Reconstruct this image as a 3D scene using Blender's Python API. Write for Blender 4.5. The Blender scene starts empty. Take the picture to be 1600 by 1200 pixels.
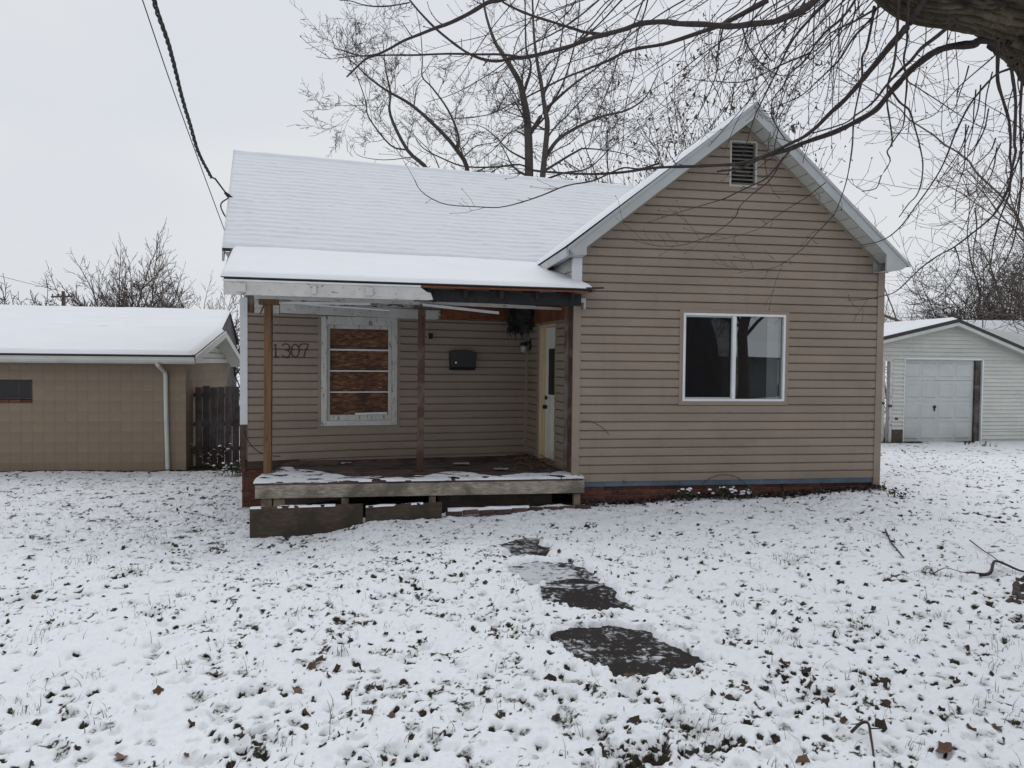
import bpy, math, random
import numpy as np
from math import sin, cos, tan, radians, pi, sqrt, atan2
from mathutils import Vector, Matrix

# ------------------------------------------------------------------ camera, sky, sun
sc = bpy.context.scene
COL = sc.collection
EYE = 1.75
FPX = 1150.0
PITCH = radians(1.77)
ROLL = 0.0105
camd = bpy.data.cameras.new("camera")
cam = bpy.data.objects.new("camera", camd)
COL.objects.link(cam)
camd.sensor_width = 36.0
camd.lens = FPX / 1600 * 36.0
camd.clip_start = 0.05
camd.clip_end = 3000
FW = Vector((0, cos(PITCH), -sin(PITCH)))
R0 = Vector((1, 0, 0))
U0 = Vector((0, sin(PITCH), cos(PITCH)))
CR = R0 * cos(ROLL) + U0 * sin(ROLL)
CU = U0 * cos(ROLL) - R0 * sin(ROLL)
cam.matrix_world = Matrix(((CR.x, CU.x, -FW.x, 0), (CR.y, CU.y, -FW.y, 0), (CR.z, CU.z, -FW.z, EYE), (0, 0, 0, 1)))
sc.camera = cam


def at(px, py, Y):
    """world point on the line of sight of photo pixel (1600 x 1200) at world depth Y"""
    d = FW + CR * ((px - 800) / FPX) - CU * ((py - 600) / FPX)
    k = Y / d.y
    return (d.x * k, Y, EYE + d.z * k)


SUN_EL, SUN_AZ = radians(56), radians(6)      # azimuth measured from +Y clockwise
w = bpy.data.worlds.new("World")
sc.world = w
w.use_nodes = True
nt = w.node_tree
nt.nodes.clear()
n_out = nt.nodes.new("ShaderNodeOutputWorld")
n_bg = nt.nodes.new("ShaderNodeBackground")
n_sky = nt.nodes.new("ShaderNodeTexSky")
n_sky.sky_type = 'NISHITA'
n_sky.sun_disc = False
n_sky.sun_elevation = SUN_EL
n_sky.sun_rotation = SUN_AZ
n_sky.air_density = 1.0
n_sky.dust_density = 3.0
n_tc = nt.nodes.new("ShaderNodeTexCoord")
n_map = nt.nodes.new("ShaderNodeMapping")
n_map.inputs['Scale'].default_value = (1.2, 1.2, 3.0)
n_noise = nt.nodes.new("ShaderNodeTexNoise")
n_noise.inputs['Scale'].default_value = 1.6
n_noise.inputs['Detail'].default_value = 5
n_noise.inputs['Roughness'].default_value = 0.5
n_ramp = nt.nodes.new("ShaderNodeValToRGB")
n_ramp.color_ramp.elements[0].position = 0.3
n_ramp.color_ramp.elements[0].color = (0.850, 0.890, 0.965, 1)
n_ramp.color_ramp.elements[1].position = 0.72
n_ramp.color_ramp.elements[1].color = (0.965, 0.985, 1.0, 1)
n_mul = nt.nodes.new("ShaderNodeVectorMath")
n_mul.operation = 'SCALE'
n_mul.inputs['Scale'].default_value = 8.1          # radiance of the cloud deck
n_mix = nt.nodes.new("ShaderNodeMix")
n_mix.data_type = 'RGBA'
n_mix.inputs[0].default_value = 0.95              # nearly closed cloud cover
nt.links.new(n_tc.outputs['Generated'], n_map.inputs[0])
nt.links.new(n_map.outputs[0], n_noise.inputs['Vector'])
nt.links.new(n_noise.outputs['Fac'], n_ramp.inputs[0])
nt.links.new(n_ramp.outputs[0], n_mul.inputs[0])
nt.links.new(n_sky.outputs[0], n_mix.inputs[6])
nt.links.new(n_mul.outputs[0], n_mix.inputs[7])
nt.links.new(n_mix.outputs[2], n_bg.inputs['Color'])
n_bg.inputs['Strength'].default_value = 0.1
nt.links.new(n_bg.outputs[0], n_out.inputs[0])

sund = bpy.data.lights.new("sun", 'SUN')
sund.energy = 0.85
sund.angle = radians(60)
sund.color = (1.0, 0.975, 0.94)
sun = bpy.data.objects.new("sun", sund)
COL.objects.link(sun)
sdir = Vector((sin(SUN_AZ) * cos(SUN_EL), cos(SUN_AZ) * cos(SUN_EL), sin(SUN_EL)))
sun.rotation_euler = sdir.to_track_quat('Z', 'Y').to_euler()

vs = sc.view_settings
vs.view_transform = 'Standard'
vs.look = 'None'
vs.gamma = 1.0
vs.exposure = 0.0
vs.use_curve_mapping = False
sc.cycles.max_bounces = 7
sc.cycles.diffuse_bounces = 2
sc.cycles.transparent_max_bounces = 8
sc.cycles.caustics_reflective = False
sc.cycles.caustics_refractive = False

# ------------------------------------------------------------------ numpy noise
def _hash(i, j, s):
    n = (i * 374761393 + j * 668265263 + s * 974634777) & 0xFFFFFFFF
    n = ((n ^ (n >> 13)) * 1274126177) & 0xFFFFFFFF
    n = (n ^ (n >> 16)) & 0xFFFFFFFF
    return n / 4294967295.0


def vnoise(x, y, s=0):
    x = np.asarray(x, float)
    y = np.asarray(y, float)
    i = np.floor(x).astype(np.int64)
    j = np.floor(y).astype(np.int64)
    fx = x - i
    fy = y - j
    fx = fx * fx * fx * (fx * (fx * 6 - 15) + 10)
    fy = fy * fy * fy * (fy * (fy * 6 - 15) + 10)
    a = _hash(i, j, s)
    b = _hash(i + 1, j, s)
    c = _hash(i, j + 1, s)
    d = _hash(i + 1, j + 1, s)
    return (a * (1 - fx) + b * fx) * (1 - fy) + (c * (1 - fx) + d * fx) * fy


def fbm(x, y, s=0, o=3):
    t = 0
    amp = 1.0
    tot = 0
    for k in range(o):
        t = t + amp * vnoise(x * 2 ** k + 17.3 * k, y * 2 ** k - 9.1 * k, s + k * 7)
        tot += amp
        amp *= 0.5
    return t / tot


def sstep(a, b, x):
    t = np.clip((x - a) / (b - a), 0, 1)
    return t * t * (3 - 2 * t)


# ------------------------------------------------------------------ terrain
KN = np.array([(0, 0, 0), (3, 3, 0), (-3, 3, -.02), (0, 6, 0), (4, 6, .04), (-4, 6, -.12), (-2, 4.5, -.01), (2, 4.5, .0),
               (-3.3, 8.5, -.36), (-2.9, 8.9, -.36), (-1.0, 8.8, -.20), (-.5, 9.6, -.2), (.9, 9.3, -.13), (3, 9.7, -.07), (5.2, 10.2, 0), (8, 12, -.03),
               (10, 18, -.2), (14, 19, -.2), (-4.3, 10.3, -.45), (-4.2, 9.6, -.43), (-6.4, 14.3, -.5), (-10, 14, -.48), (-14, 14, -.48),
               (0, 30, -.3), (-20, 30, -.5), (20, 30, -.3), (-8, 8, -.3), (0, -10, -.1), (12, -10, -.1), (-12, -10, -.2),
               (0, 14, -.2), (6, 14, -.1), (0, 200, -.4), (100, 100, -.4), (-100, 100, -.5), (9, 8, .05), (-12, 4, -.25), (12, 4, .05)])


def gz(x, y):
    x = np.asarray(x, float)
    y = np.asarray(y, float)
    num = np.zeros_like(x)
    den = np.zeros_like(x)
    for kx, ky, kz in KN:
        wt = 1.0 / ((x - kx) ** 2 + (y - ky) ** 2 + 0.15) ** 2
        num += wt * kz
        den += wt
    return num / den


def ground(x, y):
    return float(gz(np.array([x]), np.array([y]))[0])


# ------------------------------------------------------------------ object helpers
class F:
    """a plan frame: u along, v inwards / backwards, z up"""
    def __init__(s, x, y, ang, z=0.0):
        s.x, s.y, s.z, s.a = x, y, z, ang
        s.c, s.s = cos(ang), sin(ang)

    def __call__(s, u, v, z):
        return (s.x + u * s.c - v * s.s, s.y + u * s.s + v * s.c, s.z + z)


WORLD = F(0, 0, 0)


def thing(name, label, cat, loc, group=None):
    o = bpy.data.objects.new(name, None)
    o.empty_display_size = 0.2
    COL.objects.link(o)
    o.location = loc
    o['label'] = label
    o['category'] = cat
    if group:
        o['group'] = group
    return o


def tag(o, label, cat, group=None):
    o['label'] = label
    o['category'] = cat
    if group:
        o['group'] = group
    return o


def root_loc(o):
    while o is not None and o.parent is not None:
        o = o.parent
    return Vector(o.location) if o is not None else Vector((0, 0, 0))


class MB:
    def __init__(s):
        s.v = []
        s.f = []

    def add(s, vs, fs):
        b = len(s.v)
        s.v.extend([tuple(p) for p in vs])
        s.f.extend([tuple(i + b for i in f) for f in fs])
        return s

    def box(s, fr, u0, u1, v0, v1, z0, z1):
        vs = [fr(u, v, z) for z in (z0, z1) for v in (v0, v1) for u in (u0, u1)]
        return s.add(vs, [(0, 2, 3, 1), (4, 5, 7, 6), (0, 1, 5, 4), (2, 6, 7, 3), (0, 4, 6, 2), (1, 3, 7, 5)])

    def hexa(s, p):
        """8 points: bottom 4 (ccw from above) then top 4"""
        return s.add(p, [(0, 3, 2, 1), (4, 5, 6, 7), (0, 1, 5, 4), (1, 2, 6, 5), (2, 3, 7, 6), (3, 0, 4, 7)])

    def beam(s, a, b, w, h, up=(0, 0, 1)):
        a = Vector(a)
        b = Vector(b)
        d = (b - a).normalized()
        up = Vector(up)
        sd = d.cross(up)
        if sd.length < 1e-4:
            sd = d.cross(Vector((0, 1, 0)))
        sd.normalize()
        u2 = sd.cross(d).normalized()
        sd = sd * w / 2
        u2 = u2 * h / 2
        return s.hexa([a - sd - u2, a + sd - u2, b + sd - u2, b - sd - u2, a - sd + u2, a + sd + u2, b + sd + u2, b - sd + u2])

    def prism(s, poly, off):
        """extrude polygon (list of 3-D points) by vector off"""
        n = len(poly)
        off = Vector(off)
        vs = [Vector(p) for p in poly] + [Vector(p) + off for p in poly]
        fs = [tuple(range(n))[::-1], tuple(range(n, 2 * n))]
        fs += [(i, (i + 1) % n, (i + 1) % n + n, i + n) for i in range(n)]
        return s.add(vs, fs)

    def tube(s, pts, r, n=8, cap=True):
        pts = [Vector(p) for p in pts]
        m = len(pts)
        if not hasattr(r, '__len__'):
            r = [r] * m
        vs = []
        for i, p in enumerate(pts):
            t = (pts[min(i + 1, m - 1)] - pts[max(i - 1, 0)]).normalized()
            ref = Vector((0, 0, 1)) if abs(t.z) < .9 else Vector((1, 0, 0))
            a = t.cross(ref).normalized()
            b = t.cross(a)
            for k in range(n):
                q = 2 * pi * k / n
                vs.append(p + a * (cos(q) * r[i]) + b * (sin(q) * r[i]))
        fs = [(i * n + k, i * n + (k + 1) % n, (i + 1) * n + (k + 1) % n, (i + 1) * n + k) for i in range(m - 1) for k in range(n)]
        if cap:
            fs += [tuple(range(n))[::-1], tuple(range((m - 1) * n, m * n))]
        return s.add(vs, fs)

    def build(s, name, m, parent=None, smooth=False, kind=None, bevel=0):
        me = bpy.data.meshes.new(name)
        rl = root_loc(parent) if parent is not None else Vector((0, 0, 0))
        me.from_pydata([(p[0] - rl.x, p[1] - rl.y, p[2] - rl.z) for p in s.v], [], s.f)
        me.validate()
        if m is not None:
            me.materials.append(m)
        if smooth:
            me.polygons.foreach_set('use_smooth', [True] * len(me.polygons))
        o = bpy.data.objects.new(name, me)
        COL.objects.link(o)
        if parent is not None:
            o.parent = parent
        if kind:
            o['kind'] = kind
        if bevel:
            bm = o.modifiers.new("bevel", 'BEVEL')
            bm.width = bevel
            bm.segments = 2
            bm.limit_method = 'ANGLE'
        return o


def np_mesh(name, verts, quads, m, parent=None, smooth=False, kind=None, attr=None):
    """fast mesh from numpy arrays (quads: n x 4 or n x 3)"""
    verts = np.asarray(verts, np.float32)
    if parent is not None:
        rl = root_loc(parent)
        verts = verts - np.array((rl.x, rl.y, rl.z), np.float32)
    quads = np.asarray(quads, np.int32)
    k = quads.shape[1]
    me = bpy.data.meshes.new(name)
    me.vertices.add(len(verts))
    me.vertices.foreach_set('co', verts.ravel())
    me.loops.add(quads.size)
    me.loops.foreach_set('vertex_index', quads.ravel())
    me.polygons.add(len(quads))
    me.polygons.foreach_set('loop_start', np.arange(0, quads.size, k, dtype=np.int32))
    me.polygons.foreach_set('loop_total', np.full(len(quads), k, np.int32))
    if smooth:
        me.polygons.foreach_set('use_smooth', np.ones(len(quads), bool))
    if attr:
        for an, av in attr.items():
            a = me.attributes.new(an, 'FLOAT', 'POINT')
            a.data.foreach_set('value', np.asarray(av, np.float32))
    me.update(calc_edges=True)
    if m is not None:
        me.materials.append(m)
    o = bpy.data.objects.new(name, me)
    COL.objects.link(o)
    if parent is not None:
        o.parent = parent
    if kind:
        o['kind'] = kind
    return o


def put(name, me, loc, parent=None, rot=(0, 0, 0), scale=(1, 1, 1)):
    """another object sharing a mesh"""
    o = bpy.data.objects.new(name, me)
    COL.objects.link(o)
    if parent is not None:
        o.parent = parent
        rl = root_loc(parent)
        loc = (loc[0] - rl.x, loc[1] - rl.y, loc[2] - rl.z)
    o.location = loc
    o.rotation_euler = rot
    o.scale = scale
    return o


def unit_box_mesh(name, sx, sy, sz, m, bev=0.0):
    import bmesh
    bm = bmesh.new()
    bmesh.ops.create_cube(bm, size=1.0)
    for v in bm.verts:
        v.co = (v.co.x * sx, v.co.y * sy, v.co.z * sz)
    if bev:
        bmesh.ops.bevel(bm, geom=bm.edges[:], offset=bev, segments=1, affect='EDGES')
    me = bpy.data.meshes.new(name)
    bm.to_mesh(me)
    bm.free()
    me.materials.append(m)
    return me


# ------------------------------------------------------------------ tubes for branches
def tubes_np(polys, sides=4):
    """polys: list of (list of points, list of radii). returns verts, quads"""
    groups = {}
    for pts, rad in polys:
        groups.setdefault(len(pts), []).append((pts, rad))
    V = []
    Q = []
    base = 0
    ang = np.arange(sides) * 2 * pi / sides
    ca, sa = np.cos(ang), np.sin(ang)
    for n, lst in groups.items():
        P = np.array([g[0] for g in lst], float)
        R = np.array([g[1] for g in lst], float)
        M = len(lst)
        T = np.empty_like(P)
        T[:, 1:-1] = P[:, 2:] - P[:, :-2]
        T[:, 0] = P[:, 1] - P[:, 0]
        T[:, -1] = P[:, -1] - P[:, -2]
        T /= np.linalg.norm(T, axis=2, keepdims=True) + 1e-9
        ref = np.tile(np.array((0.31, 0.2, 0.93)), (M, n, 1))
        bad = np.abs((T * ref).sum(2)) > 0.96
        ref[bad] = (1, 0, 0)
        A = np.cross(T, ref)
        A /= np.linalg.norm(A, axis=2, keepdims=True) + 1e-9
        B = np.cross(T, A)
        vv = P[:, :, None, :] + R[:, :, None, None] * (A[:, :, None, :] * ca[None, None, :, None] + B[:, :, None, :] * sa[None, None, :, None])
        V.append(vv.reshape(-1, 3))
        idx = base + (np.arange(M)[:, None, None] * n + np.arange(n - 1)[None, :, None]) * sides + np.arange(sides)[None, None, :]
        nk = (np.arange(sides) + 1) % sides
        idn = base + (np.arange(M)[:, None, None] * n + np.arange(n - 1)[None, :, None]) * sides + nk[None, None, :]
        q = np.stack([idx, idn, idn + sides, idx + sides], -1).reshape(-1, 4)
        Q.append(q)
        base += M * n * sides
    return np.concatenate(V), np.concatenate(Q)


def catmull(pts, per=4):
    pts = [np.array(p, float) for p in pts]
    P = [2 * pts[0] - pts[1]] + pts + [2 * pts[-1] - pts[-2]]
    out = []
    for i in range(1, len(P) - 2):
        for k in range(per):
            t = k / per
            a, b, c, d = P[i - 1], P[i], P[i + 1], P[i + 2]
            out.append(0.5 * ((2 * b) + (c - a) * t + (2 * a - 5 * b + 4 * c - d) * t * t + (3 * b - a - 3 * c + d) * t ** 3))
    out.append(pts[-1])
    return out


# ------------------------------------------------------------------ materials
def lin(r, g, b):
    def f(c):
        c /= 255.0
        return c / 12.92 if c <= 0.04045 else ((c + 0.055) / 1.055) ** 2.4
    return (f(r), f(g), f(b), 1)


class NT:
    def __init__(s, name):
        s.m = bpy.data.materials.new(name)
        s.m.use_nodes = True
        s.t = s.m.node_tree
        s.p = s.t.nodes.get("Principled BSDF")
        s.out = s.t.nodes.get("Material Output")

    def n(s, typ, **kw):
        nd = s.t.nodes.new(typ)
        for k, v in kw.items():
            if k in nd.inputs.keys() if isinstance(k, str) else False:
                nd.inputs[k].default_value = v
            else:
                setattr(nd, k, v)
        return nd

    def l(s, a, b):
        s.t.links.new(a, b)

    def coords(s, scale=(1, 1, 1), rot=(0, 0, 0), kind='Object'):
        tc = s.n("ShaderNodeTexCoord")
        mp = s.n("ShaderNodeMapping")
        mp.inputs['Scale'].default_value = scale
        mp.inputs['Rotation'].default_value = rot
        s.l(tc.outputs[kind], mp.inputs[0])
        return mp.outputs[0]

    def noise(s, vec, scale=5, detail=4, rough=0.55, dist=0.0):
        nd = s.n("ShaderNodeTexNoise")
        nd.inputs['Scale'].default_value = scale
        nd.inputs['Detail'].default_value = detail
        nd.inputs['Roughness'].default_value = rough
        nd.inputs['Distortion'].default_value = dist
        if vec is not None:
            s.l(vec, nd.inputs['Vector'])
        return nd.outputs['Fac']

    def ramp(s, fac, stops):
        nd = s.n("ShaderNodeValToRGB")
        els = nd.color_ramp.elements
        while len(els) < len(stops):
            els.new(0.5)
        for e, (p, c) in zip(els, stops):
            e.position = p
            e.color = c if len(c) == 4 else (*c, 1)
        s.l(fac, nd.inputs[0])
        return nd.outputs[0]

    def mix(s, fac, a, b, mode='MIX'):
        nd = s.n("ShaderNodeMix")
        nd.data_type = 'RGBA'
        nd.blend_type = mode
        for sock, val in ((nd.inputs[0], fac), (nd.inputs[6], a), (nd.inputs[7], b)):
            if hasattr(val, 'default_value') or hasattr(val, 'is_linked'):
                s.l(val, sock)
            else:
                sock.default_value = val if not isinstance(val, tuple) or len(val) == 4 else (*val, 1)
        return nd.outputs[2]

    def math(s, op, a, b=0.0, clamp=False):
        nd = s.n("ShaderNodeMath")
        nd.operation = op
        nd.use_clamp = clamp
        for i, val in enumerate((a, b)):
            if hasattr(val, 'is_linked'):
                s.l(val, nd.inputs[i])
            else:
                nd.inputs[i].default_value = val
        return nd.outputs[0]

    def bump(s, h, strength=0.3, dist=0.01):
        nd = s.n("ShaderNodeBump")
        nd.inputs['Strength'].default_value = strength
        nd.inputs['Distance'].default_value = dist
        s.l(h, nd.inputs['Height'])
        s.l(nd.outputs[0], s.p.inputs['Normal'])

    def color(s, c):
        if hasattr(c, 'is_linked'):
            s.l(c, s.p.inputs['Base Color'])
        else:
            s.p.inputs['Base Color'].default_value = c if len(c) == 4 else (*c, 1)

    def rough(s, r):
        if hasattr(r, 'is_linked'):
            s.l(r, s.p.inputs['Roughness'])
        else:
            s.p.inputs['Roughness'].default_value = r

    def rnd(s):
        return s.n("ShaderNodeObjectInfo").outputs['Random']


def simple(name, c, rough=0.6, var=0.25, scale=6.0, bump=0.1, metal=0.0, rnd=0.0, spec=0.5):
    t = NT(name)
    v = t.coords()
    f = t.noise(v, scale, 5, 0.6)
    c = c if len(c) == 4 else (*c, 1)
    lo = tuple(x * (1 - var) for x in c[:3]) + (1,)
    hi = tuple(min(1, x * (1 + var)) for x in c[:3]) + (1,)
    col = t.ramp(f, [(0.3, lo), (0.7, hi)])
    if rnd:
        g = t.math('MULTIPLY_ADD', t.rnd(), 2 * rnd)
        g.node.inputs[2].default_value = 1 - rnd
        cb = t.n("ShaderNodeCombineColor")
        for i in range(3):
            t.l(g, cb.inputs[i])
        col = t.mix(1.0, col, cb.outputs[0], 'MULTIPLY')
    t.color(col)
    t.rough(rough)
    t.p.inputs['Metallic'].default_value = metal
    t.p.inputs['Specular IOR Level'].default_value = spec
    if bump:
        t.bump(t.noise(v, scale * 6, 4, 0.6), bump, 0.005)
    return t.m


def wood(name, c, along='z', var=0.4, rough=0.8, grain=1.0, stain=None, rnd=0.15, knots=False):
    """wood with grain stretched along an axis"""
    t = NT(name)
    sc_ = {'x': (1.2, 26, 26), 'y': (26, 1.2, 26), 'z': (26, 26, 1.2)}[along]
    v = t.coords(sc_)
    f = t.noise(v, 1.6 * grain, 6, 0.65, 0.6)
    lo = tuple(x * (1 - var) for x in c[:3]) + (1,)
    hi = tuple(min(1, x * (1 + var)) for x in c[:3]) + (1,)
    col = t.ramp(f, [(0.32, lo), (0.5, (*c[:3], 1)), (0.68, hi)])
    v2 = t.coords((1, 1, 1))
    if stain:
        g = t.noise(v2, 3.0, 5, 0.6, 0.5)
        col = t.mix(t.ramp(g, [(0.45, (0, 0, 0)), (0.62, (1, 1, 1))]), col, (*stain, 1))
    if knots:
        vo = t.n("ShaderNodeTexVoronoi")
        vo.inputs['Scale'].default_value = 1.0
        t.l(t.coords({'x': (2.5, 9, 9), 'y': (9, 2.5, 9), 'z': (9, 9, 2.5)}[along]), vo.inputs['Vector'])
        col = t.mix(t.ramp(vo.outputs['Distance'], [(0.10, (0.85, 0.85, 0.85)), (0.2, (0, 0, 0))]), col, tuple(x * 0.3 for x in c[:3]) + (1,))
    if rnd:
        g = t.math('MULTIPLY_ADD', t.rnd(), 2 * rnd)
        g.node.inputs[2].default_value = 1 - rnd
        cb = t.n("ShaderNodeCombineColor")
        for i in range(3):
            t.l(g, cb.inputs[i])
        col = t.mix(1.0, col, cb.outputs[0], 'MULTIPLY')
    t.color(col)
    t.rough(rough)
    t.bump(f, 0.35, 0.006)
    return t.m


def paint(name, c, under, along='x', amount=0.5, rough=0.55):
    """old paint flaking off wood"""
    t = NT(name)
    v = t.coords({'x': (3, 14, 14), 'z': (14, 14, 3), 'n': (7, 7, 7)}[along])
    f = t.noise(v, 2.0, 8, 0.7, 0.3)
    mask = t.ramp(f, [(amount + 0.12, (0, 0, 0)), (amount + 0.16, (1, 1, 1))])
    d = t.noise(t.coords(), 4, 5, 0.6)
    pc = t.ramp(d, [(0.3, tuple(x * 0.78 for x in c) + (1,)), (0.7, (*c, 1))])
    uc = t.ramp(t.noise(v, 6, 4), [(0.3, tuple(x * 0.6 for x in under) + (1,)), (0.7, (*under, 1))])
    t.color(t.mix(mask, pc, uc))
    t.rough(rough)
    t.bump(t.math('SUBTRACT', 1.0, mask), 0.4, 0.004)
    return t.m


M = {}


def vinyl(name, c, grain=True):
    t = NT(name)
    v = t.coords()
    d = t.noise(t.coords((0.8, 0.8, 2.0)), 1.6, 5, 0.6)
    streak = t.noise(t.coords((7, 7, 0.6)), 1.5, 5, 0.65)
    col = t.ramp(d, [(0.3, tuple(x * 0.88 for x in c) + (1,)), (0.7, tuple(x * 1.06 for x in c) + (1,))])
    col = t.mix(t.ramp(streak, [(0.55, (0, 0, 0)), (0.8, (0.35, 0.35, 0.35))]), col, tuple(x * 0.62 for x in c) + (1,))
    g = t.math('MULTIPLY_ADD', t.rnd(), 0.12)
    g.node.inputs[2].default_value = 0.94
    cb = t.n("ShaderNodeCombineColor")
    for i in range(3):
        t.l(g, cb.inputs[i])
    col = t.mix(1.0, col, cb.outputs[0], 'MULTIPLY')
    t.color(col)
    t.rough(0.5)
    t.p.inputs['Specular IOR Level'].default_value = 0.35
    wv = t.noise(t.coords((2.5, 2.5, 60)), 2.0, 4, 0.5)
    lump = t.noise(t.coords((1.3, 1.3, 8)), 1.4, 2, 0.5)
    h = t.math('ADD', t.math('MULTIPLY', wv, 0.15), t.math('MULTIPLY', lump, 1.0))
    t.bump(h, 0.25, 0.012)
    return t.m


M['vinyl'] = vinyl('tan_vinyl', (0.276, 0.219, 0.172))
M['vinyl_white'] = vinyl('white_vinyl', (0.56, 0.57, 0.53))
M['alum'] = simple('white_aluminium', (0.40, 0.42, 0.425), 0.45, 0.10, 2.5, 0.05)
M['alum_soffit'] = simple('soffit_aluminium', (0.50, 0.51, 0.47), 0.5, 0.06, 2.0, 0.05, rnd=0.06)
M['trim_white'] = simple('white_trim', (0.70, 0.72, 0.73), 0.4, 0.07, 3, 0.04)
M['blue'] = simple('blue_flashing', (0.085, 0.125, 0.175), 0.5, 0.25, 4, 0.1)
M['peel'] = paint('peeling_white_paint', (0.60, 0.59, 0.56), (0.20, 0.15, 0.11), 'x', 0.48)
M['peel_heavy'] = paint('flaked_white_paint', (0.52, 0.50, 0.47), (0.10, 0.05, 0.04), 'x', 0.40)
M['peel_z'] = paint('peeling_white_casing', (0.58, 0.57, 0.54), (0.19, 0.15, 0.12), 'z', 0.46)
M['post_new'] = wood('treated_pine_post', (0.150, 0.080, 0.036), 'z', 0.45, 0.75, 1.0, None, 0.05, knots=True)
M['post_old'] = wood('weathered_cedar_post', (0.068, 0.034, 0.021), 'z', 0.6, 0.85, 1.0, (0.13, 0.10, 0.075), 0.05, knots=True)
M['pilaster'] = wood('weathered_corner_board', (0.13, 0.075, 0.055), 'z', 0.5, 0.85, 1.0, (0.20, 0.19, 0.185), 0.05)
M['grey_wood'] = wood('grey_weathered_wood', (0.30, 0.258, 0.212), 'x', 0.5, 0.9, 1.3, (0.14, 0.125, 0.10), 0.12)
M['grey_wood_z'] = wood('grey_weathered_block', (0.26, 0.20, 0.14), 'z', 0.35, 0.9, 1.0, (0.12, 0.11, 0.07), 0.15)
M['dark_plank'] = wood('damp_brown_plank', (0.058, 0.040, 0.027), 'x', 0.45, 0.85, 1.0, (0.032, 0.025, 0.017), 0.15)
M['deck'] = wood('rotten_deck_board', (0.095, 0.060, 0.048), 'x', 0.55, 0.9, 1.2, (0.035, 0.024, 0.02), 0.35)
M['bare_orange'] = wood('bare_sheathing', (0.20, 0.066, 0.026), 'x', 0.35, 0.85, 0.7, (0.13, 0.04, 0.018), 0.2)
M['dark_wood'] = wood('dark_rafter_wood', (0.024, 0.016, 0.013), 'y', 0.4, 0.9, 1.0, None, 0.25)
M['tar'] = simple('black_tar_paper', (0.016, 0.016, 0.017), 0.85, 0.5, 14, 0.6)
M['shingle'] = simple('dark_shingle', (0.045, 0.045, 0.048), 0.95, 0.4, 40, 0.4)
M['black'] = simple('black_enamel', (0.006, 0.006, 0.007), 0.5, 0.2, 8, 0.05)
M['black_matte'] = simple('matt_black', (0.018, 0.018, 0.02), 0.7, 0.3, 8, 0.1)
M['chrome'] = simple('bright_metal', (0.6, 0.6, 0.6), 0.25, 0.05, 8, 0, 1.0)
M['brick'] = simple('red_brick', (0.125, 0.044, 0.030), 0.9, 0.45, 22, 0.4, rnd=0.35)
M['brick_dirty'] = simple('muddy_brick', (0.068, 0.042, 0.034), 0.9, 0.5, 18, 0.4, rnd=0.35)
M['mortar'] = simple('old_mortar', (0.13, 0.105, 0.09), 0.95, 0.25, 30, 0.3)
M['door_green'] = simple('pale_grey_green_door', (0.66, 0.67, 0.62), 0.45, 0.06, 4, 0.04)
M['pine_new'] = wood('fresh_pine_jamb', (0.56, 0.42, 0.25), 'z', 0.15, 0.7, 0.8, None, 0.03)
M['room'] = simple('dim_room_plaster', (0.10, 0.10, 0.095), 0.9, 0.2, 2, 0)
M['curtain'] = simple('pale_blind', (0.55, 0.58, 0.56), 0.8, 0.1, 3, 0)
M['paper'] = simple('damp_paper', (0.42, 0.40, 0.37), 0.85, 0.2, 9, 0.1)
M['dry_stem'] = simple('dry_stem', (0.10, 0.062, 0.036), 0.9, 0.5, 30, 0, rnd=0.3)
M['bark'] = simple('grey_brown_bark', (0.066, 0.055, 0.049), 0.95, 0.4, 24, 0.3)
M['bark_far'] = simple('far_bark', (0.075, 0.062, 0.055), 0.95, 0.3, 12, 0)
M['bark_pale'] = simple('pale_far_bark', (0.125, 0.098, 0.082), 0.95, 0.3, 12, 0)
M['seed'] = simple('dry_seed_cluster', (0.075, 0.053, 0.042), 0.95, 0.4, 30, 0)
M['cable'] = simple('black_cable', (0.012, 0.012, 0.013), 0.6, 0.2, 20, 0)
M['wire_far'] = simple('far_wire', (0.12, 0.12, 0.125), 0.6, 0.1, 20, 0)
M['fence'] = wood('grey_fence_board', (0.088, 0.075, 0.074), 'z', 0.45, 0.9, 0.7, (0.055, 0.042, 0.040), 0.25)
M['concrete_dark'] = simple('old_board_plinth', (0.075, 0.062, 0.05), 0.9, 0.4, 9, 0.3)


def snow_mat(name, c=(0.80, 0.82, 0.865), bumps=0.25):
    t = NT(name)
    v = t.coords()
    f = t.noise(v, 1.2, 5, 0.6)
    t.color(t.ramp(f, [(0.3, tuple(x * 0.965 for x in c) + (1,)), (0.7, (*c, 1))]))
    t.rough(0.75)
    t.p.inputs['Specular IOR Level'].default_value = 0.2
    h = t.math('ADD', t.math('MULTIPLY', t.noise(v, 14, 4, 0.6), 0.7), t.math('MULTIPLY', t.noise(v, 120, 3, 0.6), 0.15))
    t.bump(h, bumps, 0.02)
    return t.m


M['snow'] = snow_mat('snow')
M['snow_roof'] = snow_mat('roof_snow', (0.79, 0.81, 0.85), 0.16)
M['snow_grey'] = snow_mat('grey_roof_snow', (0.725, 0.745, 0.782), 0.2)  # greyer tone than the other roof snow, used on the main front slope


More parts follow.
